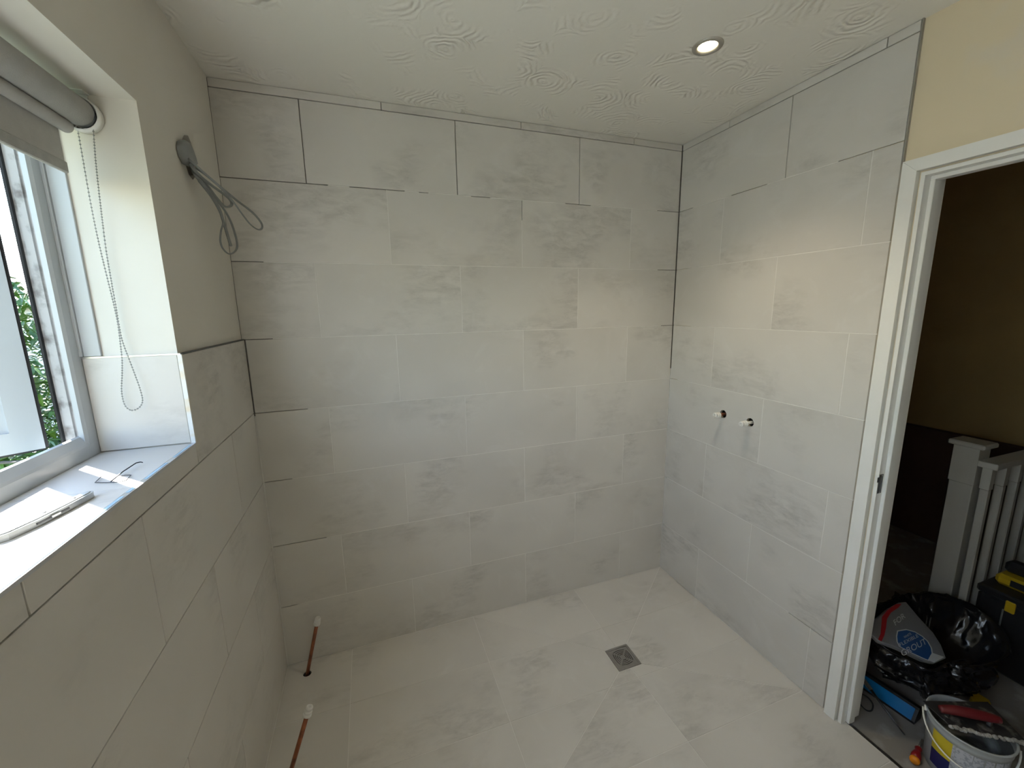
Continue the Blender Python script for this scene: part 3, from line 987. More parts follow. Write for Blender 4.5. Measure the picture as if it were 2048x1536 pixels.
RX, RZ, RR = -0.112, 2.072, 0.030
bp_('roller', MB().lathe([(RR, 0), (RR, BY0 - BY1)], 32, (RX, BY1, RZ), (0, 1, 0)), M['fabric'])
bp_('fabric_roll', MB().lathe([(0.009, 0), (0.0135, 0.004), (0.0135, BY0 - 0.014 - BY1), (0.009, BY0 - 0.010 - BY1)], 20, (-0.130, BY1, 2.033), (0, 1, 0)), M['fabric'])
bp_('fabric', MB().box((-0.1425, BY0 - 0.022, 2.036), (-0.141, BY1, 1.955)), M['fabric'])
bp_('hem_bar', MB().cbox((-0.147, BY0 - 0.018, 1.958), (-0.138, BY1, 1.934), 0.002), M['fabric2'])
br = bp_('bracket', MB().lathe([(0.036, 0), (0.036, 0.003)], 28, (RX, -0.600, RZ - 0.002), (0, 1, 0)).box((RX - 0.012, -0.5995, RZ), (RX + 0.012, -0.594, RZ + 0.044)).box((RX - 0.015, -0.62, HEADZ - 0.002), (RX + 0.015, -0.594, HEADZ)), M['cap'])
ring = MB()
for k in range(36):
    a0_, a1_ = 2 * math.pi * k / 36, 2 * math.pi * (k + 1) / 36
ring.lathe([(0.0335, -0.020), (0.037, -0.020), (0.037, 0.0), (0.0335, 0.0)], 32, (RX, -0.600, RZ - 0.002), (0, 1, 0), caps=False)
bp_('chain_guard', ring, M['cap'])
bp_('chain_wheel', MB().lathe([(0.026, 0), (0.026, 0.010), (0.022, 0.010)], 24, (RX, -0.614, RZ - 0.002), (0, 1, 0)), M['cable'])
CHY = -0.611
front = [(186, 250), (192, 330), (202, 420), (212, 500), (222, 560), (231, 610), (236, 640), (244, 680), (258, 718), (270, 750), (280, 778), (285, 800), (281, 812), (272, 819), (262, 821)]
back = [(154, 252), (166, 320), (180, 400), (194, 470), (208, 530), (220, 578), (230, 620), (236, 650), (241, 690), (244, 720), (244, 750), (243, 780), (246, 800), (252, 814), (262, 821)]
chain = MB()
def bead(p, r):
    vs = [p + Vector(d) * r for d in ((1, 0, 0), (-1, 0, 0), (0, 1, 0), (0, -1, 0), (0, 0, 1), (0, 0, -1), )]
    fs = [(0, 2, 4), (2, 1, 4), (1, 3, 4), (3, 0, 4), (2, 0, 5), (1, 2, 5), (3, 1, 5), (0, 3, 5)]
    chain.add(vs, fs, True)
for path, dy in ((front, -0.004), (back, 0.0)):
    pts = smooth_path([at(p, 1, CHY + dy) for p in path], 30)
    acc, last = 0.0, pts[0]
    for p in pts:
        acc += (p - last).length; last = p
        if acc >= 0.0062:
            acc = 0; bead(p, 0.0024)
    chain.tube(pts[::6], 0.0006, 5)
for k in range(14):
    a = math.radians(100 + 180 * k / 13 * 1.1 + 60)
    bead(Vector((RX + 0.030 * math.cos(a), -0.609, RZ - 0.002 + 0.030 * math.sin(a))), 0.0028)
bp_('bead_chain', chain, M['bead'])

# ------------------------------------------------------------------ things on the window sill
ka, kb_ = at((6, 1074), 2, SILLZ + 0.006), at((169, 993), 2, SILLZ + 0.006)
kc = (ka + kb_) / 2
kn = empty('utility_knife', (kc.x, kc.y, SILLZ), label='silver retractable utility knife lying in the sun on the tiled sill', cat='knife')
kd = (kb_ - ka); kd.z = 0; kl_ = kd.length; kd.normalize()
kn.rotation_euler = (0, 0, math.atan2(kd.y, kd.x))
# local: +X to the round end, outline in plan
kl = [(-0.082, -0.002), (-0.072, -0.0085), (-0.03, -0.0135), (0.03, -0.0135), (0.076, -0.0105), (0.084, -0.006), (0.085, 0.000), (0.080, 0.005), (0.03, 0.0075), (-0.03, 0.0080), (-0.072, 0.004)]
kb = MB().prism(kl, lambda q: (q[0], q[1], 0.0005), lambda q: (q[0], q[1], 0.0115))
kb.build('body', M['knife'], kn)
MB().prism([(q[0] * .96, q[1] * .8) for q in kl], lambda q: (q[0], q[1], 0.0115), lambda q: (q[0] * .985, q[1] * .85, 0.0130)).build('top_plate', M['knife'], kn)
MB().box((-0.034, -0.0142, 0.0045), (0.024, -0.0125, 0.0078)).build('slot', M['dsteel'], kn)
MB().cbox((-0.010, -0.0165, 0.0035), (0.006, -0.0125, 0.0090), 0.001).build('slider', M['alu'], kn)
for sx_ in ((0.05, -0.001, 0.0130), (-0.005, 0.0, 0.0130)):
    MB().lathe([(0.003, 0), (0.003, 0.0004)], 10, sx_).build('screw', M['dsteel'], kn)
MB().prism([(-0.080, -0.001), (-0.100, 0.003), (-0.074, 0.008)], lambda q: (q[0], q[1], 0.007), lambda q: (q[0], q[1], 0.0076)).build('blade', M['steel'], kn)

zw = SILLZ + 0.0022
hook = MB()
loop = [at(p, 2, zw) for p in ((190, 965), (203, 953), (262, 950), (252, 961), (238, 964), (214, 965))]
hook.tube(loop, 0.0009, 6, closed=True)
rod = [at((222, 963), 2, zw), at((246, 943), 2, zw + 0.004), at((272, 926), 2, zw + 0.008), at((281, 924), 2, zw + 0.006), at((285, 925), 2, zw + 0.003)]
hook.tube(rod, 0.0013, 6)
hk = hook.build('bent_wire_hook', M['wire'])
tag(hk, 'thin dark bent wire with a rod lying in the sunlit strip on the sill', 'wire')

# ------------------------------------------------------------------ cables from the hole in the left wall
cab = empty('cable_loops', (0, -0.33, 2.08), label='bundle of looped grey cables hanging from a hole in the painted wall', cat='cable')


def cp(name, mb, m):
    o = mb.build(name, m, cab); o.matrix_parent_inverse = Matrix.Translation(-cab.location); return o


def cpath(l): return smooth_path([at((x, y), 0, d) for x, y, d in l], 8)


# the ragged slot
cp('slot_lining', MB().prism([(p.y, p.z) for p in slot], lambda q: (XP - 0.0399, q[0], q[1]), lambda q: (XP - 0.037, q[0], q[1])), M['black'])
cp('cable', MB().tube(cpath([(370, 300, -0.055), (378, 318, 0.012), (396, 335, 0.03), (430, 365, 0.062), (470, 398, 0.098), (505, 425, 0.122), (522, 445, 0.130), (524, 456, 0.131), (516, 459, 0.128), (500, 448, 0.122), (482, 425, 0.108), (460, 395, 0.09), (430, 366, 0.060), (400, 342, 0.028), (380, 332, -0.055)]), 0.0036, 8, flat=0.65), M['cable'])
cp('cable', MB().tube(cpath([(372, 310, -0.055), (382, 330, 0.012), (400, 352, 0.026), (425, 372, 0.040), (450, 390, 0.052), (462, 402, 0.058), (463, 410, 0.058), (455, 414, 0.056), (446, 410, 0.052), (432, 394, 0.042), (412, 368, 0.026), (392, 348, 0.010), (380, 340, -0.055)]), 0.0048, 8, flat=0.7), M['cable'])
cp('cable', MB().tube(cpath([(376, 322, -0.055), (386, 345, 0.010), (405, 365, 0.022), (425, 390, 0.034), (440, 408, 0.040), (455, 430, 0.046), (466, 455, 0.050), (474, 485, 0.052), (472, 500, 0.052), (460, 508, 0.050), (448, 500, 0.048), (441, 484, 0.046), (442, 462, 0.044), (446, 445, 0.042), (440, 425, 0.038), (425, 398, 0.028), (404, 370, 0.014), (388, 352, -0.055)]), 0.0034, 8, flat=0.65), M['cable'])
cp('cable', MB().tube(cpath([(378, 330, -0.055), (392, 352, 0.012), (415, 380, 0.026), (436, 412, 0.036), (446, 440, 0.040), (455, 470, 0.042), (462, 492, 0.042)]), 0.0045, 8, flat=0.65), M['cable'])
# stiff outer sheath folded in the mouth of the hole
sh = [at(p, 0, 0.004) for p in ((364, 283), (370, 280), (377, 284), (383, 298), (390, 318), (393, 330), (386, 334), (374, 328), (367, 312), (363, 296))]
cs = sum(sh, Vector()) / len(sh)
shb = MB()
rings = []
for s_, d_ in ((1.0, -0.012), (1.0, 0.0), (0.88, 0.006), (0.55, 0.010)):
    rings.append([cs + (p - cs) * s_ + Vector((d_, 0, 0)) for p in sh])
n_ = len(sh)
shb.add(sum(rings, []), [(i * n_ + k, i * n_ + (k + 1) % n_, (i + 1) * n_ + (k + 1) % n_, (i + 1) * n_ + k) for i in range(3) for k in range(n_)] + [tuple(3 * n_ + k for k in range(n_))], True)
cp('sheath', shb, M['cable'])

# ------------------------------------------------------------------ plumbing
def stop_cap(prof_parent, base, ax, s=1.0):
    pr = [(0.0075, -0.002), (0.0118, 0.0), (0.0118, 0.0055), (0.0088, 0.0065), (0.0088, 0.0085), (0.0112, 0.0095), (0.0112, 0.0145), (0.0082, 0.0155), (0.0082, 0.0175), (0.0102, 0.0185), (0.0102, 0.024), (0.0088, 0.027), (0.0045, 0.027), (0.0045, 0.022)]
    return MB().lathe([(r * s, h * s) for r, h in pr], 20, base, ax).build('stop_cap', M['cap'], prof_parent)


def copper(base, top, label):
    t = empty('copper_pipe', base, label=label, cat='pipe', group='copper pipes by the window wall')
    d = (top - base); ax = d.normalized(); l = d.length
    MB().tube([ax * -0.03, ax * (l * .5), ax * (l - 0.02)], 0.0076, 14).build('pipe', M['copper'], t)
    stop_cap(t, ax * (l - 0.030), ax, 1.22)
    return t


copper(Vector((PIPE1.x, PIPE1.y, 0)), Vector((0.1595, -0.072, 0.262)), 'copper pipe with a white end cap rising from the floor by the back wall')
copper(Vector((PIPE2.x, PIPE2.y, 0)), at((619, 1414), 2, 0.252), 'copper pipe with a white end cap nearest the camera, cut by the lower picture edge')
for i, ((y, z), lab) in enumerate(zip(PIPES, ('left of the two white-capped shower pipe ends in the right wall', 'right of the two white-capped shower pipe ends, beside the tile joint'))):
    t = empty('shower_pipe_end', (W, -y, z), label=lab, cat='pipe', group='shower pipe ends in the right wall')
    MB().tube([(0.05, 0, 0), (0.0, 0, -0.001), (-0.03, 0, -0.002)], 0.0072, 14).build('pipe', M['copper'] if i == 0 else M['cap'], t)
    stop_cap(t, Vector((-0.024, 0, -0.002)), (-1, 0, 0.06 if i == 0 else -0.02), 1.2)

# ------------------------------------------------------------------ floor drain
dz = -DEPTH + 0.0006
dr = empty('floor_drain', (DC.x, DC.y, dz - 0.004), label='square brushed-steel shower drain with concentric slots set in the floor', cat='drain')
fr_ = MB()
for s_ in range(4):
    a = math.pi / 2 * s_
    R2 = Matrix.Rotation(a, 3, 'Z')
    q = [(-0.0600, -0.0600), (0.0600, -0.0600), (0.0505, -0.0505), (-0.0505, -0.0505)]
    fr_.prism(q, lambda p: R2 @ Vector((p[0], p[1], 0)), lambda p: R2 @ Vector((p[0], p[1], 0.005)))
fr_.build('rim', M['steel'], dr)
MB().box((-0.05, -0.05, -0.010), (0.05, 0.05, -0.006)).build('sump', M['black'], dr)
gp = MB().box((-0.0498, -0.0498, 0.001), (0.0498, 0.0498, 0.0042)).build('grate', M['steel'], dr)
cuts = MB()
for s_ in range(4):
    R2 = Matrix.Rotation(math.pi / 2 * s_, 3, 'Z')
    for rr, hw in ((0.0125, 0.0085), (0.0195, 0.0155), (0.0265, 0.0225), (0.0335, 0.0295)):
        n = 8
        o1, o2 = [], []
        for k in range(n + 1):
            t = -1 + 2 * k / n
            bow = (1 - t * t) * 0.16 * hw
            o1.append((t * hw, rr + bow)); o2.append((t * hw, rr + bow + 0.0031))
        q = o1 + o2[::-1]
        cuts.prism(q, lambda p: R2 @ Vector((p[0], p[1], -0.01)) + dr.location, lambda p: R2 @ Vector((p[0], p[1], 0.02)) + dr.location)
bpy.context.view_layer.update()
cut(gp, [cuts.mesh('slots')])

# ------------------------------------------------------------------ ceiling downlight
DLM = {}


def downlight(x, y, label, power):
    dl = empty('downlight', (x, y, H), label=label, cat='light')
    if not DLM:
        DLM['bezel'] = MB().lathe([(0.0475, 0.0), (0.0475, -0.002), (0.046, -0.0045), (0.036, -0.0055), (0.031, -0.003), (0.029, 0.006), (0.036, 0.006), (0.036, 0.0)], 40, caps=False).mesh('bezel')
        DLM['reflector'] = MB().lathe([(0.029, 0.006), (0.0285, 0.014), (0.0285, 0.05)], 32, caps=False).mesh('reflector')
        DLM['lamp'] = MB().lathe([(0.0005, 0.0035), (0.018, 0.0045), (0.0275, 0.008), (0.0275, 0.012)], 32).mesh('lamp')
        DLM['bezel'].materials.append(M['chrome']); DLM['reflector'].materials.append(M['chrome']); DLM['lamp'].materials.append(M['lamp'])
    for k in ('bezel', 'reflector', 'lamp'):
        link(k, DLM[k], None, dl)
    sp = bpy.data.lights.new('downlight_glow', 'SPOT')
    sp.energy = power; sp.color = (1.0, 0.84, 0.60); sp.spot_size = math.radians(104); sp.spot_blend = 1.0; sp.shadow_soft_size = 0.025
    spo = bpy.data.objects.new('downlight_glow', sp); COL.objects.link(spo); spo.parent = dl; spo.location = (0, 0, -0.012)


downlight(LIGHT.x, LIGHT.y, 'lit warm recessed downlight with a round bezel in the ceiling', 9.5)
# ------------------------------------------------------------------ banister on the landing
nw = empty('newel_post', (3.0, -0.91, 0), label='white square newel post with a flat cap on the dark landing', cat='post')
MB().cbox((0, -0.044, -0.004), (0.088, 0.044, 0.20), 0.001).cbox((0.003, -0.041, 0.20), (0.085, 0.041, 0.80), 0.003).cbox((0, -0.044, 0.80), (0.088, 0.044, 0.972), 0.001).build('shaft', M['wpaint'], nw)
MB().cbox((-0.014, -0.062, 0.972), (0.102, 0.062, 0.995), 0.005).build('cap', M['wpaint'], nw)
bn = empty('banister', (2.985, -0.99, 0), label='white banister rail with square spindles running back from the newel post', cat='banister')
MB().cbox((0, -0.032, 0.898), (1.05, 0.032, 0.926), 0.003).build('handrail', M['wpaint'], bn)
MB().cbox((0.0, -0.03, -0.004), (1.05, 0.03, 0.03), 0.003).build('base_rail', M['wpaint'], bn)
spm = MB().cbox((-0.016, -0.016, 0.03), (0.016, 0.016, 0.15), 0.001).cbox((-0.0145, -0.0145, 0.15), (0.0145, 0.0145, 0.80), 0.004).cbox((-0.016, -0.016, 0.80), (0.016, 0.016, 0.898), 0.001).mesh('spindle')
spm.materials.append(M['wpaint'])
for k in range(9):
    o = link('spindle', spm, None, bn); o.location = (0.024 + 0.118 * k, 0, 0)

# ------------------------------------------------------------------ rubbish bag with an empty grout sack in it
bag = empty('rubbish_bag', (2.62, -1.04, 0), label='open black plastic rubbish bag slumped behind the door frame', cat='bag')
rim_px = [((1742, 1268), .245), ((1738, 1225), .28), ((1775, 1200), .30), ((1830, 1186), .31), ((1880, 1190), .30), ((1930, 1203), .28), ((1972, 1228), .26), ((2000, 1258), .23), ((2016, 1292), .20), ((2000, 1318), .18), ((1962, 1330), .175), ((1925, 1330), .18), ((1895, 1325), .19), ((1860, 1338), .19), ((1815, 1318), .205), ((1775, 1295), .22)]
rim = smooth_path([at(p, 2, z) for p, z in rim_px], 10, closed=True)
nr = len(rim)
bc = Vector((2.64, -1.03, 0))
keys = ((0.45, 0.0, 0), (0.62, 0.03, 0), (0.80, 0.22, 0.01), (0.93, 0.5, 0.03), (0.94, 0.75, 0.01), (0.99, 0.93, 0.0), (1.02, 0.985, 0.0), (1.0, 1.0, 0.0), (0.95, 0.95, 0.0), (0.86, 0.70, 0.0), (0.7, 0.45, 0), (0.45, 0.35, 0))
steps = []
for a_, b_ in zip(keys, keys[1:]):
    m_ = max(2, int(abs(b_[1] - a_[1]) * 22))
    for k in range(m_):
        steps.append(tuple(a_[i] + (b_[i] - a_[i]) * k / m_ for i in range(3)) + (len(steps),))
steps.append(keys[-1] + (len(steps),))


def crease(v):
    return 1 - 2 * abs(noise.noise(v))


rings = []
for s_, zf_, bul, idx in steps:
    ringp = []
    for k, p in enumerate(rim):
        d = Vector((p.x - bc.x, p.y - bc.y, 0))
        a = math.atan2(d.y, d.x)
        low = 1 - zf_
        rad = d.length * (1 - low * 0.18) if d.length > 0.2 else d.length + low * 0.03
        u = d.normalized()
        base = bc + u * rad * s_
        q = Vector((math.cos(a), math.sin(a), idx * 0.09))
        amp = 1.0 if 0.03 < zf_ < 0.97 else 0.35
        cr = noise.noise(q * 2.6) * 0.030 + (crease(q * 4.5) - 0.6) * 0.020 + (crease(q * 9.0 + Vector((3, 1, 7))) - 0.6) * 0.010
        cr *= amp
        ringp.append(base + u * (cr + bul) + Vector((0, 0, max(0.001, p.z * zf_ + 0.002 + (cr * .5 if zf_ > 0.1 else 0)))) - bag.location)
    rings.append(ringp)
bmz = MB()
vv = sum(rings, [])
bmz.add(vv, [(i * nr + k, i * nr + (k + 1) % nr, (i + 1) * nr + (k + 1) % nr, (i + 1) * nr + k) for i in range(len(rings) - 1) for k in range(nr)] + [tuple(range(nr - 1, -1, -1)), tuple((len(rings) - 1) * nr + k for k in range(nr))], True)
bmz.build('sack', M['binbag'], bag)

# grout sack
P0, P1, P2 = at((1742, 1255), 2, .325), at((1812, 1203), 2, .335), at((1893, 1318), 2, .215)
gn = (P1 - P0).cross(P2 - P0).normalized()
if gn.dot(CC - P0) < 0: gn = -gn


def onbag(p, h=0.0):
    v = ray(p); t = (P0 + gn * h - CC).dot(gn) / v.dot(gn); return CC + v * t


outline = [(1738, 1262), (1748, 1240), (1776, 1217), (1800, 1204), (1813, 1203), (1840, 1235), (1868, 1265), (1884, 1290), (1894, 1316), (1870, 1327), (1850, 1322), (1800, 1298), (1762, 1284)]
ol = [onbag(p) for p in outline]
gc = sum(ol, Vector()) / len(ol)
gs = empty('grout_sack', gc, label='grey plastic grout sack with a blue printed oval lying in the rubbish bag', cat='sack')
g_ = MB()
rr_ = []
for s_, h_ in ((0.80, -0.035), (0.97, -0.022), (1.0, -0.008), (0.985, -0.003), (0.94, 0.0)):
    rr_.append([(gc + (p - gc) * s_ + gn * h_) - gc for p in ol])
m_ = len(ol)
g_.add(sum(rr_, []), [(i * m_ + k, i * m_ + (k + 1) % m_, (i + 1) * m_ + (k + 1) % m_, (i + 1) * m_ + k) for i in range(4) for k in range(m_)] + [tuple(range(m_ - 1, -1, -1)), tuple(4 * m_ + k for k in range(m_))], False)
g_.build('sack_body', M['gbag'], gs)


def decal(name, pxs, m, h0=0.0002, h1=0.0008, par=None):
    mb = MB()
    n = len(pxs)
    vs = [onbag(p, h0) - gc for p in pxs] + [onbag(p, h1) - gc for p in pxs]
    mb.add(vs, [tuple(range(n - 1, -1, -1)), tuple(range(n, 2 * n))] + [(i, (i + 1) % n, n + (i + 1) % n, n + i) for i in range(n)])
    return mb.build(name, m, par or gs)


oval_o = [(1794, 1261), (1812, 1258), (1830, 1263), (1845, 1272), (1856, 1282), (1864, 1296), (1866, 1308), (1858, 1322), (1848, 1318), (1822, 1306), (1798, 1293), (1793, 1283), (1792, 1272)]
oc = (1827, 1287)
decal('print_oval_border', oval_o, M['pwhite'], 0.0002, 0.0006)
decal('print_oval', [(oc[0] + (x - oc[0]) * .93, oc[1] + (y - oc[1]) * .93) for x, y in oval_o], M['pblue'], 0.0006, 0.0009)
decal('print_stripe', [(1756, 1279), (1761, 1268), (1763, 1247), (1764, 1234), (1774, 1221), (1792, 1208), (1803, 1208), (1797, 1215), (1782, 1225), (1774, 1238), (1772, 1256), (1769, 1270), (1763, 1283)], M['pred'])
decal('print_panel', [(1858, 1321), (1866, 1306), (1889, 1314), (1868, 1325)], M['pwhite'])


def text_mesh(body, size=1.0):
    cu = bpy.data.curves.new('lettering', 'FONT'); cu.body = body; cu.size = size; cu.align_x = 'CENTER'; cu.align_y = 'CENTER'
    o = bpy.data.objects.new('lettering', cu); COL.objects.link(o)
    dg = bpy.context.evaluated_depsgraph_get()
    me = bpy.data.meshes.new_from_object(o.evaluated_get(dg))
    bpy.data.objects.remove(o, do_unlink=True)
    return me


def bag_text(body, c, right, upx, hpx, m):
    """lettering printed on the sack: c = centre, right = pixel of its right end"""
    me = text_mesh(body)
    xs = [v.co.x for v in me.vertices]; ys = [v.co.y for v in me.vertices]
    wd = max(xs) - min(xs); ht = max(ys) - min(ys)
    C0 = onbag(c, 0.0011); U = onbag(right, 0.0011) - C0; U = U / (wd / 2)
    Vv = (onbag(upx, 0.0011) - C0); Vv = Vv / (ht / 2)
    mx, my = (max(xs) + min(xs)) / 2, (max(ys) + min(ys)) / 2
    for v in me.vertices:
        p = C0 + U * (v.co.x - mx) + Vv * (v.co.y - my)
        v.co = p - gc
    me.materials.clear(); me.materials.append(m)
    return link('lettering', me, None, gs)


bag_text('WHITE', (1815, 1271), (1822, 1267), (1813.6, 1269), 5, M['pwhite'])
bag_text('FLEXIBLE', (1818, 1280), (1836, 1270.5), (1816.4, 1277), 7, M['pwhite'])
bag_text('GROUT', (1828, 1294), (1852, 1281.5), (1825.8, 1288.2), 12, M['pwhite'])
bag_text('FOR', (1799, 1238), (1809, 1230), (1796.5, 1233), 8, M['pwhite'])

# ------------------------------------------------------------------ other clutter on the landing floor
# blue-sided tool case
b0_, b1_ = at((1712, 1368), 2, 0.0), at((1828, 1448), 2, 0.0)
bx = (b1_ - b0_); bl = bx.length; bx.normalize(); bnx = Vector((-bx.y, bx.x, 0))
if bnx.x < 0: bnx = -bnx
tc_ = empty('tool_case', (b0_ + b1_) / 2, label='long blue and black plastic tool case lying in front of the rubbish bag', cat='case')
tc_.rotation_euler = (0, 0, math.atan2(bx.y, bx.x))
sgn = 1 if Vector((-bx.y, bx.x, 0)).dot(bnx) > 0 else -1
MB().prism([(0.0, 0.0), (0.055 * sgn, 0.0), (0.055 * sgn, 0.05), (0.03 * sgn, 0.058), (0.022 * sgn, 0.052), (0.0, 0.010)], lambda q: (-bl / 2, q[0], q[1] - 0.003), lambda q: (bl / 2, q[0], q[1] - 0.003)).build('body', M['blackp'], tc_)
MB().prism([(-0.001 * sgn, 0.010), (0.001 * sgn, 0.009), (0.022 * sgn, 0.050), (0.021 * sgn, 0.053)], lambda q: (-bl / 2 + .004, q[0], q[1] - 0.003), lambda q: (bl / 2 - .01, q[0], q[1] - 0.003)).build('side_panel', M['bluep'], tc_)

# thin-bladed tool leaning on it
ra, rb = at((1809, 1470), 2, 0.002), at((1742, 1380), 2, 0.058)
tl = empty('rasp_tool', ra, label='thin grey metal tool with a flat tang propped across the blue case', cat='tool')
MB().tube([(0, 0, 0), (rb - ra) * .5, (rb - ra)], [0.002, 0.0042, 0.0052], 8).build('shaft', M['dsteel'], tl)
rc = rb + (rb - ra).normalized() * 0.05
MB().bar(rb - ra, rc - ra, 0.016, 0.006).build('tang', M['alu'], tl)

# loop of black lead
ld = [at(p, 2, 0.002) for p in ((1700, 1385), (1716, 1402), (1724, 1413), (1734, 1421), (1743, 1421), (1746, 1411), (1742, 1402), (1733, 1393), (1718, 1386))]
o = MB().tube(smooth_path(ld, 6), 0.0028, 8).build('black_lead', M['gasket'])
tag(o, 'loop of thin black lead on the landing beside the door frame', 'cable')

# yellow cloth or tool corner poking out behind the tub
yb = at((1945, 1400), 2, 0.0)
yw = empty('yellow_float', yb, label='yellow triangular plastic piece between the rubbish bag and the tub', cat='tool')
MB().prism([(-0.06, -0.045), (0.05, -0.035), (0.05, 0.012), (-0.01, 0.006)], lambda q: (q[0], q[1], -0.003), lambda q: (q[0] * .85, q[1] * .85, 0.014)).build('body', M['yellow'], yw)

# tub of adhesive
TC = Vector((2.316, -1.313, 0)); TR, TH = 0.108, 0.200
tub = empty('plastic_tub', TC, label='round milky plastic tub with yellow and blue label by the doorway', cat='tub')
MB().lathe([(0.088, 0.0), (0.092, 0.004), (0.1005, TH - 0.032), (0.103, TH - 0.030), (0.103, TH - 0.022), (0.1025, TH - 0.020), (0.1045, TH - 0.006), (TR, TH - 0.004), (TR, TH), (0.1025, TH), (0.101, TH - 0.01), (0.097, 0.10), (0.094, 0.085)], 48, (0, 0, -0.003), caps=False).build('body', M['tub'], tub)
MB().lathe([(0.0005, 0.093), (0.05, 0.088), (0.090, 0.082), (0.0955, 0.09), (0.0985, 0.15), (0.100, 0.17), (0.0995, 0.17), (0.0945, 0.088)], 40, (0, 0, 0), caps=False).build('residue', M['tubin'], tub)


def band(a0, a1, z0, z1, m, name, off=0.0006):
    mb = MB(); n = 14
    rad = lambda z: 0.092 + (0.1005 - 0.092) * (z + 0.003 - 0.004) / (TH - 0.036) + off
    vs, fs = [], []
    for i in range(n + 1):
        a = math.radians(a0 + (a1 - a0) * i / n)
        for z in (z0, z1):
            vs.append((rad(z) * math.cos(a), rad(z) * math.sin(a), z))
    fs = [(2 * i, 2 * i + 2, 2 * i + 3, 2 * i + 1) for i in range(n)]
    mb.add(vs, fs, True)
    return mb.build(name, m, tub)


band(150, 345, 0.025, 0.160, M['lgrey'], 'label')
band(150, 183, 0.085, 0.160, M['lyel'], 'label_panel', 0.001)
band(150, 183, 0.025, 0.085, M['lblue'], 'label_panel', 0.001)
tme = text_mesh('ST', 0.030)
tx = max(v.co.x for v in tme.vertices)
for v in tme.vertices:
    a = math.radians(104) + v.co.x / 0.1; z = 0.098 + v.co.y
    rad = 0.092 + (0.1005 - 0.092) * (z - 0.001) / (TH - 0.036) + 0.0016
    v.co = (rad * math.cos(a), rad * math.sin(a), z)
tme.materials.clear(); tme.materials.append(M['lblue'])
link('lettering', tme, None, tub)
hp = []
for k in range(25):
    a = math.radians(118 + 180 * k / 24)
    hp.append((0.113 * math.cos(a), 0.113 * math.sin(a), TH - 0.02 - 0.075 * math.sin(math.pi * k / 24)))
MB().tube(hp, 0.0033, 8, flat=0.6).build('handle', M['cap'], tub)
for a in (118, 298):
    MB().lathe([(0.009, 0), (0.009, 0.008)], 12, (0.102 * math.cos(math.radians(a)), 0.102 * math.sin(math.radians(a)), TH - 0.02), (math.cos(math.radians(a)), math.sin(math.radians(a)), 0)).build('handle_boss', M['cap'], tub)

# caked trowel resting on the tub rim
q0, q1, q2, q3 = at((1845, 1403), 2, TH + 0.012), at((1905, 1457), 2, TH + 0.006), at((2060, 1492), 2, TH + 0.006), at((1975, 1405), 2, TH + 0.012)
tw = empty('grouting_trowel', (q0 + q2) / 2, label='grout-caked steel trowel with a dark red grip resting on the tub', cat='trowel')
tq = [q0, q1, q2, q3]
ct = (q0 + q2) / 2
pl = MB().add([p - ct for p in tq] + [p - ct + Vector((0, 0, 0.003)) for p in tq], [(3, 2, 1, 0), (4, 5, 6, 7), (0, 1, 5, 4), (1, 2, 6, 5), (2, 3, 7, 6), (3, 0, 4, 7)])
pl.build('blade', M['trowel'], tw)
lump = MB()
for k in range(26):
    t = k / 25
    p = q1.lerp(q2, t) - ct
    lump.lathe([(0.0005, 0.006 + 0.003 * random.random()), (0.006 + 0.003 * random.random(), 0.003), (0.007, -0.001)], 7, p + Vector((random.uniform(-.004, .004), random.uniform(0, .006), 0.002)), (0, 0, 1), False)
lump.build('caked_edge', M['caked'], tw)
ga, gb_ = at((1880, 1418), 2, TH + 0.035), at((2000, 1440), 2, TH + 0.038)
gm = smooth_path([ga - ct, ga.lerp(gb_, .3) - ct + Vector((0, 0, .006)), ga.lerp(gb_, .7) - ct + Vector((0, 0, .004)), gb_ - ct], 6)
MB().tube(gm, [0.010 + 0.006 * math.sin(math.pi * (i + 1) / (len(gm) + 1)) for i in range(len(gm))], 12).build('grip', M['maroon'], tw)
for t_, z_ in ((.15, -0.033), (.85, -0.036)):
    MB().bar(ga.lerp(gb_, t_) - ct + Vector((0, 0, -0.004)), ga.lerp(gb_, t_) - ct + Vector((0, 0, z_)), 0.01, 0.014, (1, 0, 0)).build('shank', M['trowel'], tw)

# screwdriver
s0 = at((1828, 1524), 2, 0.012); s1 = s0 + Vector((0.11, 0.034, -0.002))
sdv = empty('screwdriver', s0, label='screwdriver with a red handle and orange end beside the tub', cat='screwdriver')
dd = (s1 - s0); l_ = dd.length
MB().lathe([(0.006, 0), (0.013, 0.004), (0.0145, 0.012), (0.013, 0.018)], 14, (0, 0, 0), dd).build('handle_end', M['orange'], sdv)
MB().lathe([(0.0135, 0.017), (0.0142, 0.035), (0.010, 0.055), (0.0075, 0.064), (0.0105, 0.074), (0.007, 0.082)], 14, (0, 0, 0), dd).build('handle', M['redp'], sdv)
MB().tube([dd.normalized() * 0.08, dd.normalized() * 0.13], 0.003, 8).build('shaft', M['steel'], sdv)

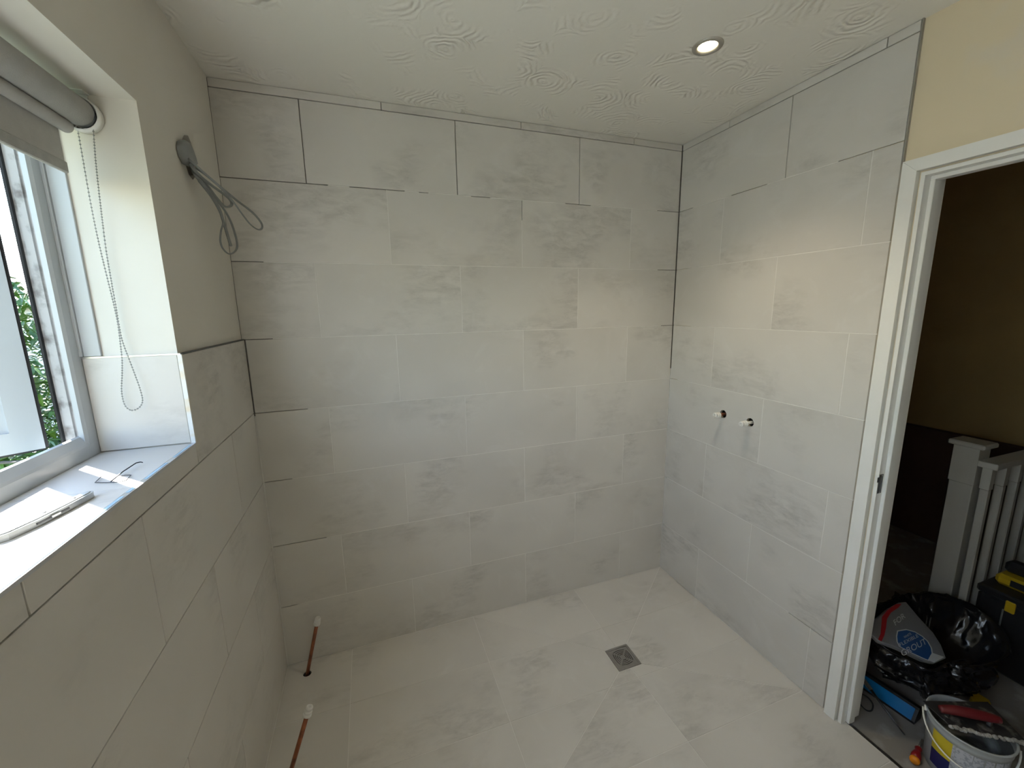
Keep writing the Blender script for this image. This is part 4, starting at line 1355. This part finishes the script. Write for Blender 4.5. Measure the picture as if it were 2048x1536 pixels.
# black tool box with a yellow tool on it
tb = empty('tool_box', (2.99, -1.035, 0), label='black tool box standing against the banister', cat='toolbox')
MB().cbox((0, -0.46, -0.004), (0.26, 0, 0.335), 0.012).build('body', M['blackp'], tb)
MB().cbox((-0.006, -0.466, 0.335), (0.266, 0.004, 0.372), 0.008).build('lid', M['blackp'], tb)
MB().cbox((-0.012, -0.12, 0.30), (0.0, -0.09, 0.35), 0.003).build('latch', M['yellow'], tb)
MB().cbox((-0.012, -0.30, 0.02), (0.0, -0.20, 0.12), 0.003).build('front_panel', M['yellow'], tb)
MB().cbox((-0.004, -0.088, 0.12), (0.001, -0.083, 0.30), 0.001).build('rib', M['alu'], tb)
yt = empty('yellow_power_tool', (3.10, -1.115, 0.372), label='yellow and black power tool lying on the black tool box', cat='power tool')
MB().cbox((-0.05, -0.10, 0.0), (0.05, 0.06, 0.05), 0.014).build('housing', M['yellow'], yt)
MB().box((-0.0510, -0.06, 0.014), (-0.0495, 0.01, 0.042)).build('badge', M['blackp'], yt)
MB().lathe([(0.02, 0), (0.022, 0.02), (0.016, 0.05), (0.008, 0.075)], 14, (0.02, -0.095, 0.026), (0.2, -1, 0.1)).build('nose', M['blackp'], yt)
MB().cbox((0.0, -0.02, 0.045), (0.06, 0.055, 0.10), 0.014).build('battery', M['blackp'], yt)


# ------------------------------------------------------------------ pieces that belong to a part sit under that part
def under(thing, part, names):
    host = [c for c in thing.children if c.name.split('.')[0] == part][0]
    for c in [c for c in thing.children if c.name.split('.')[0] in names]:
        c.parent = host
        c.matrix_parent_inverse = Matrix.Identity(4)


under(kn, 'slot', ('slider',))
under(kn, 'top_plate', ('screw',))
under(gs, 'print_oval', ('lettering',))
under(tub, 'label', ('label_panel', 'lettering'))
under(tub, 'handle', ('handle_boss',))
under(yt, 'housing', ('badge',))
under(tb, 'body', ('rib', 'front_panel'))
under(tb, 'lid', ('latch',))
under(blind, 'bracket', ('chain_wheel', 'chain_guard'))
under(tc_, 'body', ('side_panel',))
under(tw, 'blade', ('caked_edge',))
under(door, 'strike_plate', ('screw',))
